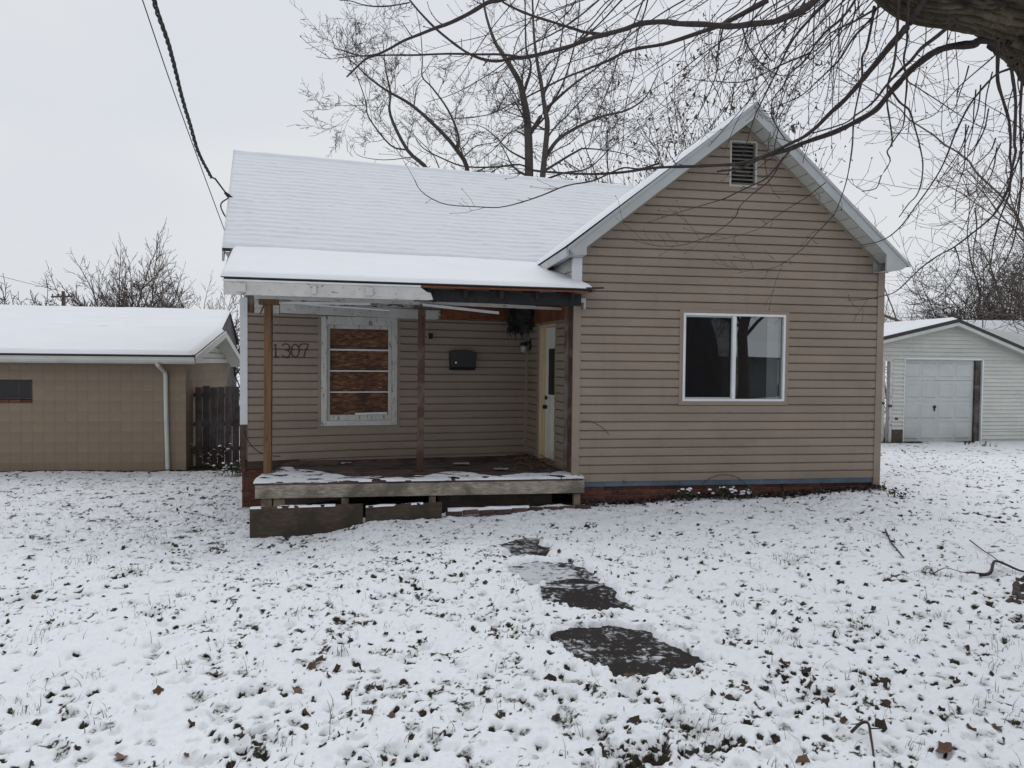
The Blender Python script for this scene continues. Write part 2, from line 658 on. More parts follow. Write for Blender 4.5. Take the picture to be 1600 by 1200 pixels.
def osb_mat():
    t = NT('osb_board')
    vo = t.n("ShaderNodeTexVoronoi")
    vo.inputs['Scale'].default_value = 1.0
    vo.inputs['Randomness'].default_value = 1.0
    v = t.coords((14, 14, 46), (0, 0.35, 0))
    t.l(v, vo.inputs['Vector'])
    hs = t.n("ShaderNodeSeparateColor")
    t.l(vo.outputs['Color'], hs.inputs[0])
    col = t.ramp(hs.outputs[0], [(0.0, (0.065, 0.029, 0.015)), (0.35, (0.120, 0.053, 0.025)), (0.7, (0.185, 0.085, 0.040)), (1.0, (0.27, 0.138, 0.068))])
    g = t.noise(t.coords((2, 2, 2)), 2, 5, 0.6)
    col = t.mix(t.ramp(g, [(0.42, (0, 0, 0)), (0.7, (0.8, 0.8, 0.8))]), col, (0.045, 0.022, 0.014, 1))
    t.color(col)
    t.rough(0.8)
    t.bump(hs.outputs[1], 0.4, 0.004)
    return t.m


M['osb'] = osb_mat()


def glass_mat(name, refl=0.2, tint=(0.75, 0.8, 0.8, 1)):
    t = NT(name)
    t.t.nodes.remove(t.p)
    tr = t.n("ShaderNodeBsdfTransparent")
    tr.inputs[0].default_value = tint
    gl = t.n("ShaderNodeBsdfGlossy")
    gl.inputs['Roughness'].default_value = 0.004
    gl.inputs['Color'].default_value = (0.92, 0.96, 0.97, 1)
    lw = t.n("ShaderNodeFresnel")
    lw.inputs['IOR'].default_value = 1.5
    fac = t.math('ADD', t.math('MULTIPLY', lw.outputs[0], 1.6), refl - 0.06, True)
    nb = t.n("ShaderNodeBump")
    nb.inputs['Strength'].default_value = 0.015
    t.l(t.noise(t.coords(), 1.6, 1), nb.inputs['Height'])
    t.l(nb.outputs[0], gl.inputs['Normal'])
    mx = t.n("ShaderNodeMixShader")
    t.l(fac, mx.inputs[0])
    t.l(tr.outputs[0], mx.inputs[1])
    t.l(gl.outputs[0], mx.inputs[2])
    t.l(mx.outputs[0], t.out.inputs[0])
    return t.m


M['glass'] = glass_mat('window_glass', 0.22)
M['glass_far'] = glass_mat('dull_window_glass', 0.04)


def screen_mat():
    t = NT('insect_screen')
    t.t.nodes.remove(t.p)
    tr = t.n("ShaderNodeBsdfTransparent")
    df = t.n("ShaderNodeBsdfDiffuse")
    df.inputs[0].default_value = (0.02, 0.02, 0.021, 1)
    mx = t.n("ShaderNodeMixShader")
    mx.inputs[0].default_value = 0.62
    t.l(tr.outputs[0], mx.inputs[1])
    t.l(df.outputs[0], mx.inputs[2])
    t.l(mx.outputs[0], t.out.inputs[0])
    return t.m


M['screen'] = screen_mat()


def ground_mat():
    t = NT('snowy_lawn')
    v = t.coords()
    at_ = t.n("ShaderNodeAttribute")
    at_.attribute_name = 'bare'
    bare = at_.outputs['Fac']
    nz = t.noise(v, 55, 4, 0.65)
    b2 = t.math('ADD', bare, t.math('MULTIPLY', t.math('SUBTRACT', nz, 0.5), 0.95))
    mask = t.ramp(b2, [(0.40, (0, 0, 0)), (0.56, (1, 1, 1))])
    soil = t.ramp(t.noise(v, 34, 5, 0.7), [(0.25, (0.008, 0.006, 0.005)), (0.5, (0.024, 0.019, 0.013)), (0.66, (0.055, 0.045, 0.028)), (0.8, (0.10, 0.085, 0.05))])
    f = t.noise(v, 1.1, 5, 0.6)
    sn = t.ramp(f, [(0.3, (0.785, 0.805, 0.850)), (0.7, (0.825, 0.845, 0.885))])
    # thin snow lets the turf tint it
    thin = t.ramp(bare, [(0.05, (0, 0, 0)), (0.45, (0.5, 0.5, 0.5))])
    sn = t.mix(thin, sn, (0.36, 0.38, 0.36, 1))
    t.color(t.mix(mask, sn, soil))
    t.rough(0.8)
    t.p.inputs['Specular IOR Level'].default_value = 0.2
    h = t.math('ADD', t.math('MULTIPLY', t.noise(v, 26, 4, 0.6), 0.8), t.math('MULTIPLY', t.noise(v, 150, 3, 0.6), 0.2))
    t.bump(h, 0.55, 0.02)
    return t.m


M['ground'] = ground_mat()


def slab_mat(amount):
    t = NT('wet_path_slab')
    v = t.coords()
    st = t.ramp(t.noise(v, 7, 6, 0.65), [(0.3, (0.007, 0.0055, 0.005)), (0.55, (0.016, 0.012, 0.011)), (0.8, (0.036, 0.026, 0.022))])
    g = t.noise(t.coords((3, 3, 3)), 5.5, 8, 0.72, 0.4)
    patch = t.noise(t.coords(), 2.6, 3, 0.5)
    s_ = t.math('ADD', t.math('MULTIPLY', g, 0.75), t.math('MULTIPLY', patch, 0.45))
    s_ = t.math('ADD', s_, amount)
    mask = t.ramp(s_, [(0.66, (0, 0, 0)), (0.74, (0.85, 0.85, 0.85))])
    t.color(t.mix(mask, st, (0.62, 0.65, 0.69, 1)))
    t.rough(0.75)
    t.p.inputs['Specular IOR Level'].default_value = 0.25
    t.bump(t.math('ADD', mask, t.math('MULTIPLY', g, 0.4)), 0.4, 0.01)
    return t.m


SLABS = [slab_mat(a) for a in (.045, .13, .025, .02)]


def leaf_mat():
    t = NT('dead_leaf')
    r = t.rnd()
    col = t.ramp(r, [(0.0, (0.018, 0.011, 0.008)), (0.4, (0.042, 0.025, 0.017)), (0.75, (0.115, 0.060, 0.036)), (1.0, (0.21, 0.125, 0.075))])
    f = t.noise(t.coords(), 40, 4, 0.6)
    col = t.mix(t.ramp(f, [(0.4, (0, 0, 0)), (0.7, (0.6, 0.6, 0.6))]), col, (0.012, 0.008, 0.006, 1))
    t.color(col)
    t.rough(0.75)
    return t.m


M['leaf'] = leaf_mat()
M['leaf_far'] = simple('dead_leaf_mass', (0.034, 0.021, 0.015), 0.8, 0.7, 4.0, 0)
M['grass'] = simple('winter_grass', (0.075, 0.078, 0.036), 0.8, 0.6, 3.0, 0)
M['ivy'] = simple('dark_green_leaf', (0.038, 0.055, 0.026), 0.5, 0.5, 9, 0, rnd=0.4)


def block_mat():
    t = NT('painted_concrete_block')
    v = t.coords()
    d = t.noise(v, 0.9, 6, 0.6)
    col = t.ramp(d, [(0.3, (0.195, 0.150, 0.107)), (0.7, (0.285, 0.223, 0.161))])
    s_ = t.noise(t.coords((5, 5, 0.5)), 1.4, 5, 0.65)
    col = t.mix(t.ramp(s_, [(0.52, (0, 0, 0)), (0.75, (0.45, 0.45, 0.45))]), col, (0.16, 0.108, 0.066, 1))
    g = t.math('MULTIPLY_ADD', t.rnd(), 0.06)
    g.node.inputs[2].default_value = 0.97
    cb = t.n("ShaderNodeCombineColor")
    for i in range(3):
        t.l(g, cb.inputs[i])
    t.color(t.mix(1.0, col, cb.outputs[0], 'MULTIPLY'))
    t.rough(0.85)
    t.bump(t.noise(v, 60, 4, 0.6), 0.35, 0.006)
    return t.m


M['block'] = block_mat()
M['block_joint'] = simple('painted_joint', (0.175, 0.136, 0.094), 0.9, 0.25, 12, 0.2)
M['gutter'] = simple('white_gutter', (0.52, 0.54, 0.50), 0.45, 0.10, 2.5, 0.05)


def trunk_mat():
    t = NT('furrowed_maple_bark')
    v = t.coords()
    f = t.noise(v, 9, 7, 0.65, 0.4)
    col = t.ramp(f, [(0.3, (0.022, 0.016, 0.010)), (0.5, (0.072, 0.054, 0.034)), (0.75, (0.16, 0.125, 0.082))])
    mo = t.noise(v, 3, 4, 0.6)
    col = t.mix(t.ramp(mo, [(0.5, (0, 0, 0)), (0.7, (0.5, 0.5, 0.5))]), col, (0.105, 0.108, 0.06, 1))
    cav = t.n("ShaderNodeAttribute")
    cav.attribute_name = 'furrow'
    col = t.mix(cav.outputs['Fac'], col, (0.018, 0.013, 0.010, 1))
    t.color(col)
    t.rough(0.95)
    t.bump(f, 0.9, 0.03)
    return t.m


M['trunk'] = trunk_mat()
M['twig'] = simple('maple_twig_bark', (0.040, 0.029, 0.027), 0.85, 0.4, 30, 0)
M['bud'] = simple('maple_bud', (0.030, 0.014, 0.013), 0.7, 0.4, 30, 0)

M['old_dark'] = wood('rotted_dark_post', (0.055, 0.045, 0.038), 'z', 0.6, 0.9, 1.0, (0.12, 0.11, 0.10), 0.1)
M['grey_slate'] = simple('dark_slate_siding', (0.085, 0.088, 0.092), 0.7, 0.2, 3, 0)

# ================================================================== HOUSE
rng = random.Random(11)
A9, A17 = radians(9.0), radians(17.6)
G = F(0.88, 9.64, A9)                    # street gable wall
K = F(-3.84, 10.60, A17)                 # recessed wall behind the porch
CX, CY = 0.26, 11.90                     # inner corner
WL = 2.345
Wf = F(CX, CY, atan2(-.967, .265))       # left-facing wall of the gabled wing (u runs to the street)
SID = 0.1143
FLOOR = 0.24

house = thing('house', 'small tan vinyl sided house with street gable, snowy roofs and boarded porch window', 'house', (0.88, 9.64, 0))


def siding(parent, fr, z0, z1, ext, holes=(), mat=M['vinyl'], name='siding_course', exposure=SID, seam=3.6, sag=None, d=0.027, gap=0.5):
    """horizontal dutch-lap courses, each one an object; ext(z) -> (ua, ub)"""
    prof = [(0.001, 0.03), (d * .85, 0.0), (d, 0.03), (d * 1.0, 0.80), (d * 0.85, 0.85), (d * 0.15, 0.91), (0.0005, 1.0)]
    z = z0
    k = 0
    while z < z1 - 0.02:
        h = min(exposure, z1 - z)
        ua, ub = ext(z + 0.3 * h)
        if ub - ua < 0.05:
            break
        runs = [(ua, ub, True, True)]
        for (ha, hb, hz0, hz1) in holes:
            if hz0 < z + h * 0.5 < hz1:
                nr = []
                for (a, b, ea, eb) in runs:
                    if hb <= a or ha >= b:
                        nr.append((a, b, ea, eb))
                        continue
                    if ha > a:
                        nr.append((a, ha, ea, False))
                    if hb < b:
                        nr.append((hb, b, False, eb))
                runs = nr
        pieces = []
        for (a, b, ea, eb) in runs:
            cut = a + ((k * 1.37 + 0.6) % seam)
            if b - a > 2.2 and a + 0.5 < cut < b - 0.5 and rng.random() < gap:
                pieces += [(a, cut + 0.012, ea, False, 0.0), (cut, b, False, eb, -0.0035)]
            else:
                pieces.append((a, b, ea, eb, 0.0))
        for (a, b, ea, eb, off) in pieces:
            nseg = max(2, int((b - a) / 0.45))
            vs, fs = [], []
            ph = rng.random() * 50
            for i in range(nseg + 1):
                t = i / nseg
                wob = (vnoise(t * (b - a) * 1.3 + ph, k * 0.37, 5) - 0.5) * 0.005
                for (o, zz) in prof:
                    zq = z + zz * h
                    e0, e1 = ext(zq)
                    uu = (max(a, e0) if ea else a) * (1 - t) + (min(b, e1) if eb else b) * t
                    dz = sag(uu, zq) if sag else 0
                    vs.append(fr(uu, -(o + (wob if o > 0 else 0) + off), zq + dz))
            n = len(prof)
            for i in range(nseg):
                for j in range(n - 1):
                    fs.append((i * n + j, (i + 1) * n + j, (i + 1) * n + j + 1, i * n + j + 1))
            fs.append(tuple(range(n)))
            fs.append(tuple(range(nseg * n, nseg * n + n))[::-1])
            mb = MB()
            mb.add(vs, fs)
            mb.build(name, mat, parent)
        z += h
        k += 1


# ---- gable outline (frame G): peak and eaves of the roof top surface
PK = (2.235, 5.16)
EL = (-0.25, 3.21)
ER = (4.52, 3.14)
SLL = (PK[1] - EL[1]) / (PK[0] - EL[0])
SLR = (PK[1] - ER[1]) / (ER[0] - PK[0])
RD = 0.20                                  # roof build-up below the top surface
UL, UR = 0.0, 4.25


def gext(z):
    zz = z + RD + 0.02
    a, b = UL, UR
    if zz > EL[1]:
        a = max(a, EL[0] + (zz - EL[1]) / SLL)
    if zz > ER[1]:
        b = min(b, ER[0] - (zz - ER[1]) / SLR)
    return a, b


# solid wall core behind the siding
mb = MB()
core = [G(-0.07, 0.0, 0.0), G(4.33, 0.0, 0.0), G(4.33, 0.0, 3.0), G(2.235, 0.0, 4.92), G(-0.07, 0.0, 3.05)]
WIN = (1.405, 2.880, 1.235, 2.425)
VEN = (2.035, 2.40, 4.135, 4.725)
vin = Vector(G(0, .10, 0)) - Vector(G(0, 0, 0))
for (a, b, c, d) in ((-0.07, WIN[0], 0.112, 3.02), (WIN[1], 4.33, 0.112, 3.0), (WIN[0], WIN[1], 0.112, WIN[2]), (WIN[0], WIN[1], WIN[3], 3.0)):
    mb.box(G, a, b, 0.004, 0.10, c, d)
wl = lambda z: -0.07 + (z - 3.02) * 2.305 / 1.9
wr = lambda z: 4.33 - (z - 3.0) * 2.095 / 1.92
mb.prism([G(-0.07, 0.004, 3.02), G(4.33, 0.004, 3.0), G(wr(VEN[2]), 0.004, VEN[2]), G(wl(VEN[2]), 0.004, VEN[2])], vin)
mb.prism([G(wl(VEN[2]), 0.004, VEN[2]), G(VEN[0], .004, VEN[2]), G(VEN[0], .004, VEN[3]), G(wl(VEN[3]), .004, VEN[3])], vin)
mb.prism([G(VEN[1], .004, VEN[2]), G(wr(VEN[2]), .004, VEN[2]), G(wr(VEN[3]), .004, VEN[3]), G(VEN[1], .004, VEN[3])], vin)
mb.prism([G(wl(VEN[3]), 0.004, VEN[3]), G(wr(VEN[3]), 0.004, VEN[3]), G(2.235, 0.004, 4.92)], vin)
mb.build('wall', M['vinyl'], house)
siding(house, G, 0.172, 5.0, gext, [WIN, VEN])

# corner trims
mb = MB()
mb.box(G, -0.095, 0.005, -0.036, 0.0, 0.16, 2.70)
mb.box(Wf, WL - 0.085, WL, -0.028, 0.0, 0.16, 2.70)
mb.build('corner_trim', M['vinyl'], house)
mb = MB()
mb.box(G, 4.245, 4.345, -0.036, 0.0, 0.03, 3.06)
mb.box(G, 4.328, 4.348, 0.0, 0.09, 0.03, 3.06)
mb.build('corner_trim', M['vinyl'], house)
mb = MB()
mb.box(G, -0.105, 0.012, -0.034, 0.06, 2.705, 3.10)
mb.build('corner_board', M['trim_white'], house)
# starter flashing
mb = MB()
mb.box(G, 0.006, 1.4, -0.012, 0.003, 0.108, 0.176)
mb.build('flashing', M['blue'], house)
mb = MB()
mb.box(G, 1.404, 4.24, -0.014, 0.003, 0.104, 0.174)
mb.build('flashing', M['blue'], house)

# ---- foundation with single bricks
bm_ = unit_box_mesh('brick', 0.195, 0.09, 0.057, M['brick'], 0.004)
bmh_ = unit_box_mesh('half_brick', 0.093, 0.09, 0.057, M['brick'], 0.004)
bmd_ = unit_box_mesh('brick', 0.195, 0.09, 0.057, M['brick_dirty'], 0.008)
mb = MB()
mb.box(G, -0.02, 4.30, 0.035, 0.14, -0.5, 0.115)
mb.build('foundation_mortar', M['mortar'], house)
for row in range(6):
    z = 0.082 - row * 0.068
    u = 0.06 + (row % 2) * 0.1035
    while u < 4.3:
        if z > ground(*G(u, 0, 0)[:2]) - 0.06:
            p = G(u + rng.uniform(-.004, .004), 0.07 + rng.uniform(-.006, .004), z)
            put('brick', bm_, p, house, (0, 0, A9 + rng.uniform(-.02, .02)))
        u += 0.207
# corner pier under the porch wall
mb = MB()
mb.box(K, -0.05, 0.52, 0.03, 0.35, -0.65, 0.145)
mb.build('foundation_mortar', M['mortar'], house)
for row in range(9):
    z = 0.113 - row * 0.068
    u = 0.05 + (row % 2) * 0.104
    if row % 2:
        put('half_brick', bmh_, K(0.0, 0.065, z), house, (0, 0, A17))
    while u < 0.56:
        put('brick', bm_, K(u, 0.065 + rng.uniform(-.008, .004), z), house, (0, 0, A17 + rng.uniform(-.03, .03)))
        u += 0.207
mb = MB()
mb.box(K, 0.5, 4.3, 0.04, 0.2, -0.5, 0.2)
mb.build('foundation_wall', M['mortar'], house)
mb = MB()
mb.box(K, -0.02, 0.75, -0.004, 0.12, 0.150, 0.285)
mb.build('sill_beam', M['dark_plank'], house)

# ---- wall behind the porch
BW = (1.055, 2.18, 0.76, 2.39)             # outer casing of the boarded window
KL = 4.30
mb = MB()
for (a, b, c, d) in ((0, BW[0] + .05, .2, 3.2), (BW[1] - .05, KL, .2, 3.2), (BW[0] + .05, BW[1] - .05, .2, BW[2]), (BW[0] + .05, BW[1] - .05, BW[3], 3.2)):
    mb.box(K, a, b, 0.004, 0.10, c, d)
mb.build('wall', M['vinyl'], house)


def ksag(u, z):
    return -0.035 * max(0, (1.6 - u) / 1.6) * max(0, (1.0 - z)) + 0.03 * (1 - u / KL) * max(0, (z - 1.2) / 1.2)


siding(house, K, 0.285, 2.385, lambda z: (0.03, KL - 0.05), [(BW[0] - .03, BW[1] + .03, BW[2] - .03, BW[3] + .03)], sag=ksag, d=0.028)
mb = MB()
mb.box(K, KL - 0.06, KL - 0.005, -0.04, 0.0, 0.26, 2.385)
mb.build('corner_trim', M['vinyl'], house)
# trim channel round the window
mb = MB()
mb.box(K, BW[0] - .045, BW[0] - .003, -0.03, 0, BW[2] - .045, BW[3] + .02)
mb.box(K, BW[1] + .003, BW[1] + .045, -0.03, 0, BW[2] - .045, BW[3] + .02)
mb.box(K, BW[0] - .003, BW[1] + .003, -0.03, 0, BW[2] - .045, BW[2] - .003)
mb.build('window_channel', M['vinyl'], house)
# outer corner board and bare framing under it
mb = MB()
mb.box(K, -0.075, 0.028, -0.035, 0.0, 0.80, 2.62)
mb.box(K, -0.075, -0.05, 0.0, 0.12, 0.80, 2.62)
mb.build('corner_board', M['trim_white'], house)
mb = MB()
mb.box(K, -0.07, 0.0, -0.03, 0.08, 0.10, 0.795)
mb.build('bare_corner_post', M['post_old'], house)
# old clapboard showing at the top left
for i in range(3):
    mb = MB()
    z = 2.40 + i * 0.085
    mb.hexa([K(.12, -.022, z), K(.46, -.022, z), K(.46, 0, z), K(.12, 0, z), K(.12, -.008, z + .083), K(.46, -.008, z + .083), K(.46, 0, z + .083), K(.12, 0, z + .083)])
    mb.build('clapboard', M['peel'], house)
mb = MB()
mb.box(K, 0.03, 0.115, -0.02, 0, 2.39, 2.66)
mb.build('bare_stud', M['pilaster'], house)

# frieze board, torn at its right end
mb = MB()
fz = [(0.47, 2.415), (2.3, 2.385), (2.78, 2.385), (2.83, 2.40), (2.80, 2.43), (2.85, 2.46), (2.81, 2.49), (2.84, 2.52), (1.6, 2.545), (0.47, 2.575)]
mb.prism([K(u, -.045, z) for u, z in fz], Vector(K(0, .04, 0)) - Vector(K(0, 0, 0)))
mb.build('frieze_board', M['peel'], house)
mb = MB()
mb.prism([K(u, -.05, z) for u, z in [(0.62, 2.545), (1.3, 2.53), (1.45, 2.555), (1.9, 2.535), (2.6, 2.55), (2.6, 2.62), (0.62, 2.63)]], Vector(K(0, .03, 0)) - Vector(K(0, 0, 0)))
mb.build('flaked_board', M['peel_heavy'], house)
for a, b in ((2.86, 3.33), (3.335, 3.80), (3.81, 4.28)):
    mb = MB()
    mb.box(K, a, b, -0.024, 0, 2.392 + rng.uniform(0, .008), 2.60)
    mb.build('sheathing_board', M['bare_orange'], house)

# ---- boarded window
win = MB()
cw = 0.085
win.box(K, BW[0], BW[0] + cw, -.045, 0.02, BW[2], BW[3])
win.box(K, BW[1] - cw, BW[1], -.045, 0.02, BW[2], BW[3])
win.box(K, BW[0] + cw, BW[1] - cw, -.045, 0.02, BW[3] - .125, BW[3])
window_b = win.build('porch_window', M['peel_z'], house, bevel=0.004)
mb = MB()
mb.box(K, BW[0] + cw, BW[1] - cw, -.05, 0.02, BW[2], BW[2] + .075)
mb.build('sill', M['peel'], window_b, bevel=0.004)
mb = MB()
ia, ib, iz0, iz1 = BW[0] + cw, BW[1] - cw, BW[2] + .075, BW[3] - .125
mb.box(K, ia, ia + .045, 0.0, 0.045, iz0, iz1)
mb.box(K, ib - .045, ib, 0.0, 0.045, iz0, iz1)
mb.box(K, ia + .045, ib - .045, 0.0, 0.045, iz1 - .055, iz1)
mb.box(K, ia + .045, ib - .045, -0.005, 0.045, iz0, iz0 + .085)
mb.build('sash', M['peel_z'], window_b, bevel=0.003)
for zz in (1.258, 1.576, 1.895):
    mb = MB()
    mb.box(K, ia + .045, ib - .045, 0.002, 0.03, zz - .009 + rng.uniform(-.004, .004), zz + .012)
    mb.build('glazing_bar', M['trim_white'], window_b)
mb = MB()
mb.beam(K(1.55, -.012, iz0 + .098), K(2.03, -.012, iz0 + .106), .02, .03)
mb.build('loose_strip', M['trim_white'], window_b)
mb = MB()
mb.box(K, ia + .04, ib - .04, 0.046, 0.06, iz0, iz1)
mb.build('plywood_board', M['osb'], window_b)

# ---- left-facing wall of the wing with the door
DU0, DU1, DZ1 = WL - 1.72, WL - 0.935, 2.30     # u along Wf
DB = FLOOR + 0.03
mb = MB()
for (a, b, c, d) in ((0, DU0, .1, 3.2), (DU1, WL - .01, .1, 3.2), (DU0, DU1, .1, DB), (DU0, DU1, DZ1, 3.2)):
    mb.box(Wf, a, b, 0.004, 0.13, c, d)
mb.build('wall', M['vinyl'], house)
siding(house, Wf, 0.285, 2.30, lambda z: (0.045, WL - 0.50), [(DU0 - .05, DU1 + .01, 0, 2.40)], d=0.030)
mb = MB()
mb.box(Wf, 0.0, 0.042, -0.035, 0, .26, 2.385)
mb.build('corner_trim', M['vinyl'], house)
mb = MB()
mb.box(Wf, DU0 - .052, DU0 - .002, -.03, 0, DB, DZ1 + .03)
mb.build('door_channel', M['vinyl'], house)
for a, b in ((0.05, 0.55), (0.555, 1.18), (1.185, 1.84)):
    mb = MB()
    mb.box(Wf, a, b, -0.02, 0, 2.335 + rng.uniform(0, .01), 2.62)
    mb.build('sheathing_board', M['bare_orange'], house)
mb = MB()
mb.box(Wf, WL - .30, WL - .09, -.055, 0, .20, 2.60)
mb.build('pilaster', M['post_old'], house, bevel=0.006)
mb = MB()
mb.box(Wf, WL - .495, WL - .305, -.04, 0, .22, 2.60)
mb.build('pilaster', M['pilaster'], house, bevel=0.006)

door_rec = 0.085
mb = MB()
mb.box(Wf, DU0, DU0 + .035, -.01, .125, DB, DZ1)
mb.box(Wf, DU1 - .035, DU1, -.01, .125, DB, DZ1)
mb.box(Wf, DU0 + .035, DU1 - .035, -.01, .125, DZ1 - .035, DZ1)
jamb = mb.build('door_frame', M['pine_new'], house)
mb = MB()
mb.box(Wf, DU0 + .036, DU1 - .036, door_rec, door_rec + .04, DB + .01, DZ1 - .037)
door = mb.build('door', M['door_green'], house)
dc0, dc1 = DU0 + .036, DU1 - .036
dw = dc1 - dc0
mb = MB()
for (a, b) in ((.09, .45), (.55, .91)):                  # raised lower panels
    for (c, d) in ((.14, .92),):
        x0, x1 = dc0 + a * dw, dc0 + b * dw
        mb.box(Wf, x0, x1, door_rec - .006, door_rec, DB + c, DB + c + .012)
        mb.box(Wf, x0, x1, door_rec - .006, door_rec, DB + d, DB + d + .012)
        mb.box(Wf, x0, x0 + .012, door_rec - .006, door_rec, DB + c + .012, DB + d)
        mb.box(Wf, x1 - .012, x1, door_rec - .006, door_rec, DB + c + .012, DB + d)
        mb.box(Wf, x0 + .04, x1 - .04, door_rec - .004, door_rec, DB + c + .05, DB + d - .04)
mb.build('door_panel', M['door_green'], door)
mb = MB()
l0, l1, lz0, lz1 = dc0 + .16 * dw, dc0 + .84 * dw, 1.22, 1.98
mb.box(Wf, l0, l0 + .035, door_rec - .014, door_rec, lz0, lz1)
mb.box(Wf, l1 - .035, l1, door_rec - .014, door_rec, lz0, lz1)
mb.box(Wf, l0 + .035, l1 - .035, door_rec - .014, door_rec, lz1 - .035, lz1)
mb.box(Wf, l0 + .035, l1 - .035, door_rec - .014, door_rec, lz0, lz0 + .035)
mb.build('lite_frame', M['door_green'], door)
mb = MB()
mb.box(Wf, l0 + .034, l1 - .034, door_rec - .004, door_rec - .001, lz0 + .034, lz1 - .034)
mb.build('pane', M['black'], door)
mb = MB()
for zz, r in ((1.20, .028), (1.06, .030)):
    c = Vector(Wf(dc0 + .07, door_rec, zz))
    o = Vector(Wf(dc0 + .07, door_rec - .03, zz))
    mb.tube([c, o], r * 1.05, 12)
    if zz < 1.1:
        o2 = Vector(Wf(dc0 + .07, door_rec - .065, zz))
        mb.tube([o, o + (o2 - o) * .35, o + (o2 - o) * .8, o2], [.012, .03, .031, .014], 12)
mb.build('knob', M['black'], door, smooth=False)

# ---- sliding window in the gable wall
u0, u1, z0, z1 = WIN
mb = MB()
for (a, b, c, d) in ((u0 - .045, u0 + .004, z0 - .045, z1 + .035), (u1 - .004, u1 + .045, z0 - .045, z1 + .035), (u0 + .004, u1 - .004, z1 - .004, z1 + .035), (u0 + .004, u1 - .004, z0 - .045, z0 + .004)):
    mb.box(G, a, b, -.034, 0.0, c, d)
mb.build('window_channel', M['vinyl'], house)
mb = MB()
fw = .036
mb.box(G, u0 + .005, u0 + fw, -.04, .06, z0 + .005, z1 - .005)
mb.box(G, u1 - fw, u1 - .005, -.04, .06, z0 + .005, z1 - .005)
mb.box(G, u0 + fw, u1 - fw, -.04, .06, z1 - fw, z1 - .005)
mb.box(G, u0 + fw, u1 - fw, -.04, .06, z0 + .005, z0 + fw)
swin = mb.build('sliding_window', M['trim_white'], house, bevel=0.003)
um = (u0 + u1) / 2 - .01
mb = MB()
mb.box(G, um - .022, um + .030, -.032, .05, z0 + fw, z1 - fw)
mb.build('mullion', M['trim_white'], swin, bevel=0.003)
mb = MB()
for (a, b, c, d) in ((u0 + fw, u0 + fw + .012, z0 + fw, z1 - fw), (um - .036, um - .023, z0 + fw, z1 - fw), (u0 + fw + .012, um - .036, z1 - fw - .022, z1 - fw), (u0 + fw + .012, um - .036, z0 + fw, z0 + fw + .022)):
    mb.box(G, a, b, -.02, -.008, c, d)
mb.build('screen_frame', M['alum'], swin)
mb = MB()
mb.add([G(u0 + fw + .01, -.014, z0 + fw + .02), G(um - .03, -.014, z0 + fw + .02), G(um - .03, -.014, z1 - fw - .02), G(u0 + fw + .01, -.014, z1 - fw - .02)], [(0, 1, 2, 3)])
mb.build('insect_screen', M['screen'], swin)
for (a, b, v) in ((u0 + fw - .005, um - .02, .012), (um + .028, u1 - fw + .005, .0)):
    mb = MB()
    mb.add([G(a, v, z0 + fw - .005), G(b, v, z0 + fw - .005), G(b, v, z1 - fw + .005), G(a, v, z1 - fw + .005)], [(0, 1, 2, 3)])
    mb.build('pane', M['glass'], swin)
# room behind the glass: open towards the window
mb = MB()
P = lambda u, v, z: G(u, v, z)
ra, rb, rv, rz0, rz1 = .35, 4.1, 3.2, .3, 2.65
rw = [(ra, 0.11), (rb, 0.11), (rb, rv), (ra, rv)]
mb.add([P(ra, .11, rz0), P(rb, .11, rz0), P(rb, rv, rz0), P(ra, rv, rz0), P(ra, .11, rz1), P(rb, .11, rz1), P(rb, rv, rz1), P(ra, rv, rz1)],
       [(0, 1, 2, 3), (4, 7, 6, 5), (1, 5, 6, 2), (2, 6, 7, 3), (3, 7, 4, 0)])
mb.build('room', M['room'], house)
for i in range(4):
    mb = MB()
    a = u1 - fw - .165 + i * .042
    mb.hexa([G(a, .10, z0), G(a + .036, .085, z0), G(a + .037, .088, z0), G(a + .001, .103, z0), G(a, .10, z1), G(a + .036, .085, z1), G(a + .037, .088, z1), G(a + .001, .103, z1)])
    mb.build('blind_slat', M['curtain'], swin)

# ---- attic vent
M['vent_slat'] = simple('grey_vent_slat', (0.30, 0.28, 0.25), 0.6, 0.2, 5, 0)
a, b, c, d = VEN
mb = MB()
mb.box(G, a - .012, a + .012, -.03, .04, c - .012, d + .012)
mb.box(G, b - .012, b + .012, -.03, .04, c - .012, d + .012)
mb.box(G, a + .012, b - .012, -.03, .04, d - .012, d + .012)
mb.box(G, a + .012, b - .012, -.03, .04, c - .012, c + .012)
vent = mb.build('attic_vent', simple('grey_vent_frame', (.42, .41, .39), .5, .1, 4, 0), house)
nsl = 10
for i in range(nsl):
    z = c + .024 + (d - c - .05) * i / nsl
    mb = MB()
    mb.hexa([G(a + .012, -.022, z), G(b - .012, -.022, z), G(b - .012, -.016, z), G(a + .012, -.016, z),
             G(a + .012, .030, z + .034), G(b - .012, .030, z + .034), G(b - .012, .036, z + .034), G(a + .012, .036, z + .034)])
    mb.build('slat', M['vent_slat'], vent)
mb = MB()
mb.box(G, a + .01, b - .01, .06, .07, c, d)
mb.build('vent_screen', M['black_matte'], vent)

# ================================================================== ROOFS
VB = 5.4                                     # wing ridge runs back to the main ridge
OVF = -0.30                                  # front overhang


def roof_slab(parent, name, p00, p10, p11, p01, th, m):
    mb = MB()
    dn = Vector((0, 0, -th))
    top = [Vector(p) for p in (p00, p10, p11, p01)]
    mb.hexa([q + dn for q in top] + top)
    return mb.build(name, m, parent)


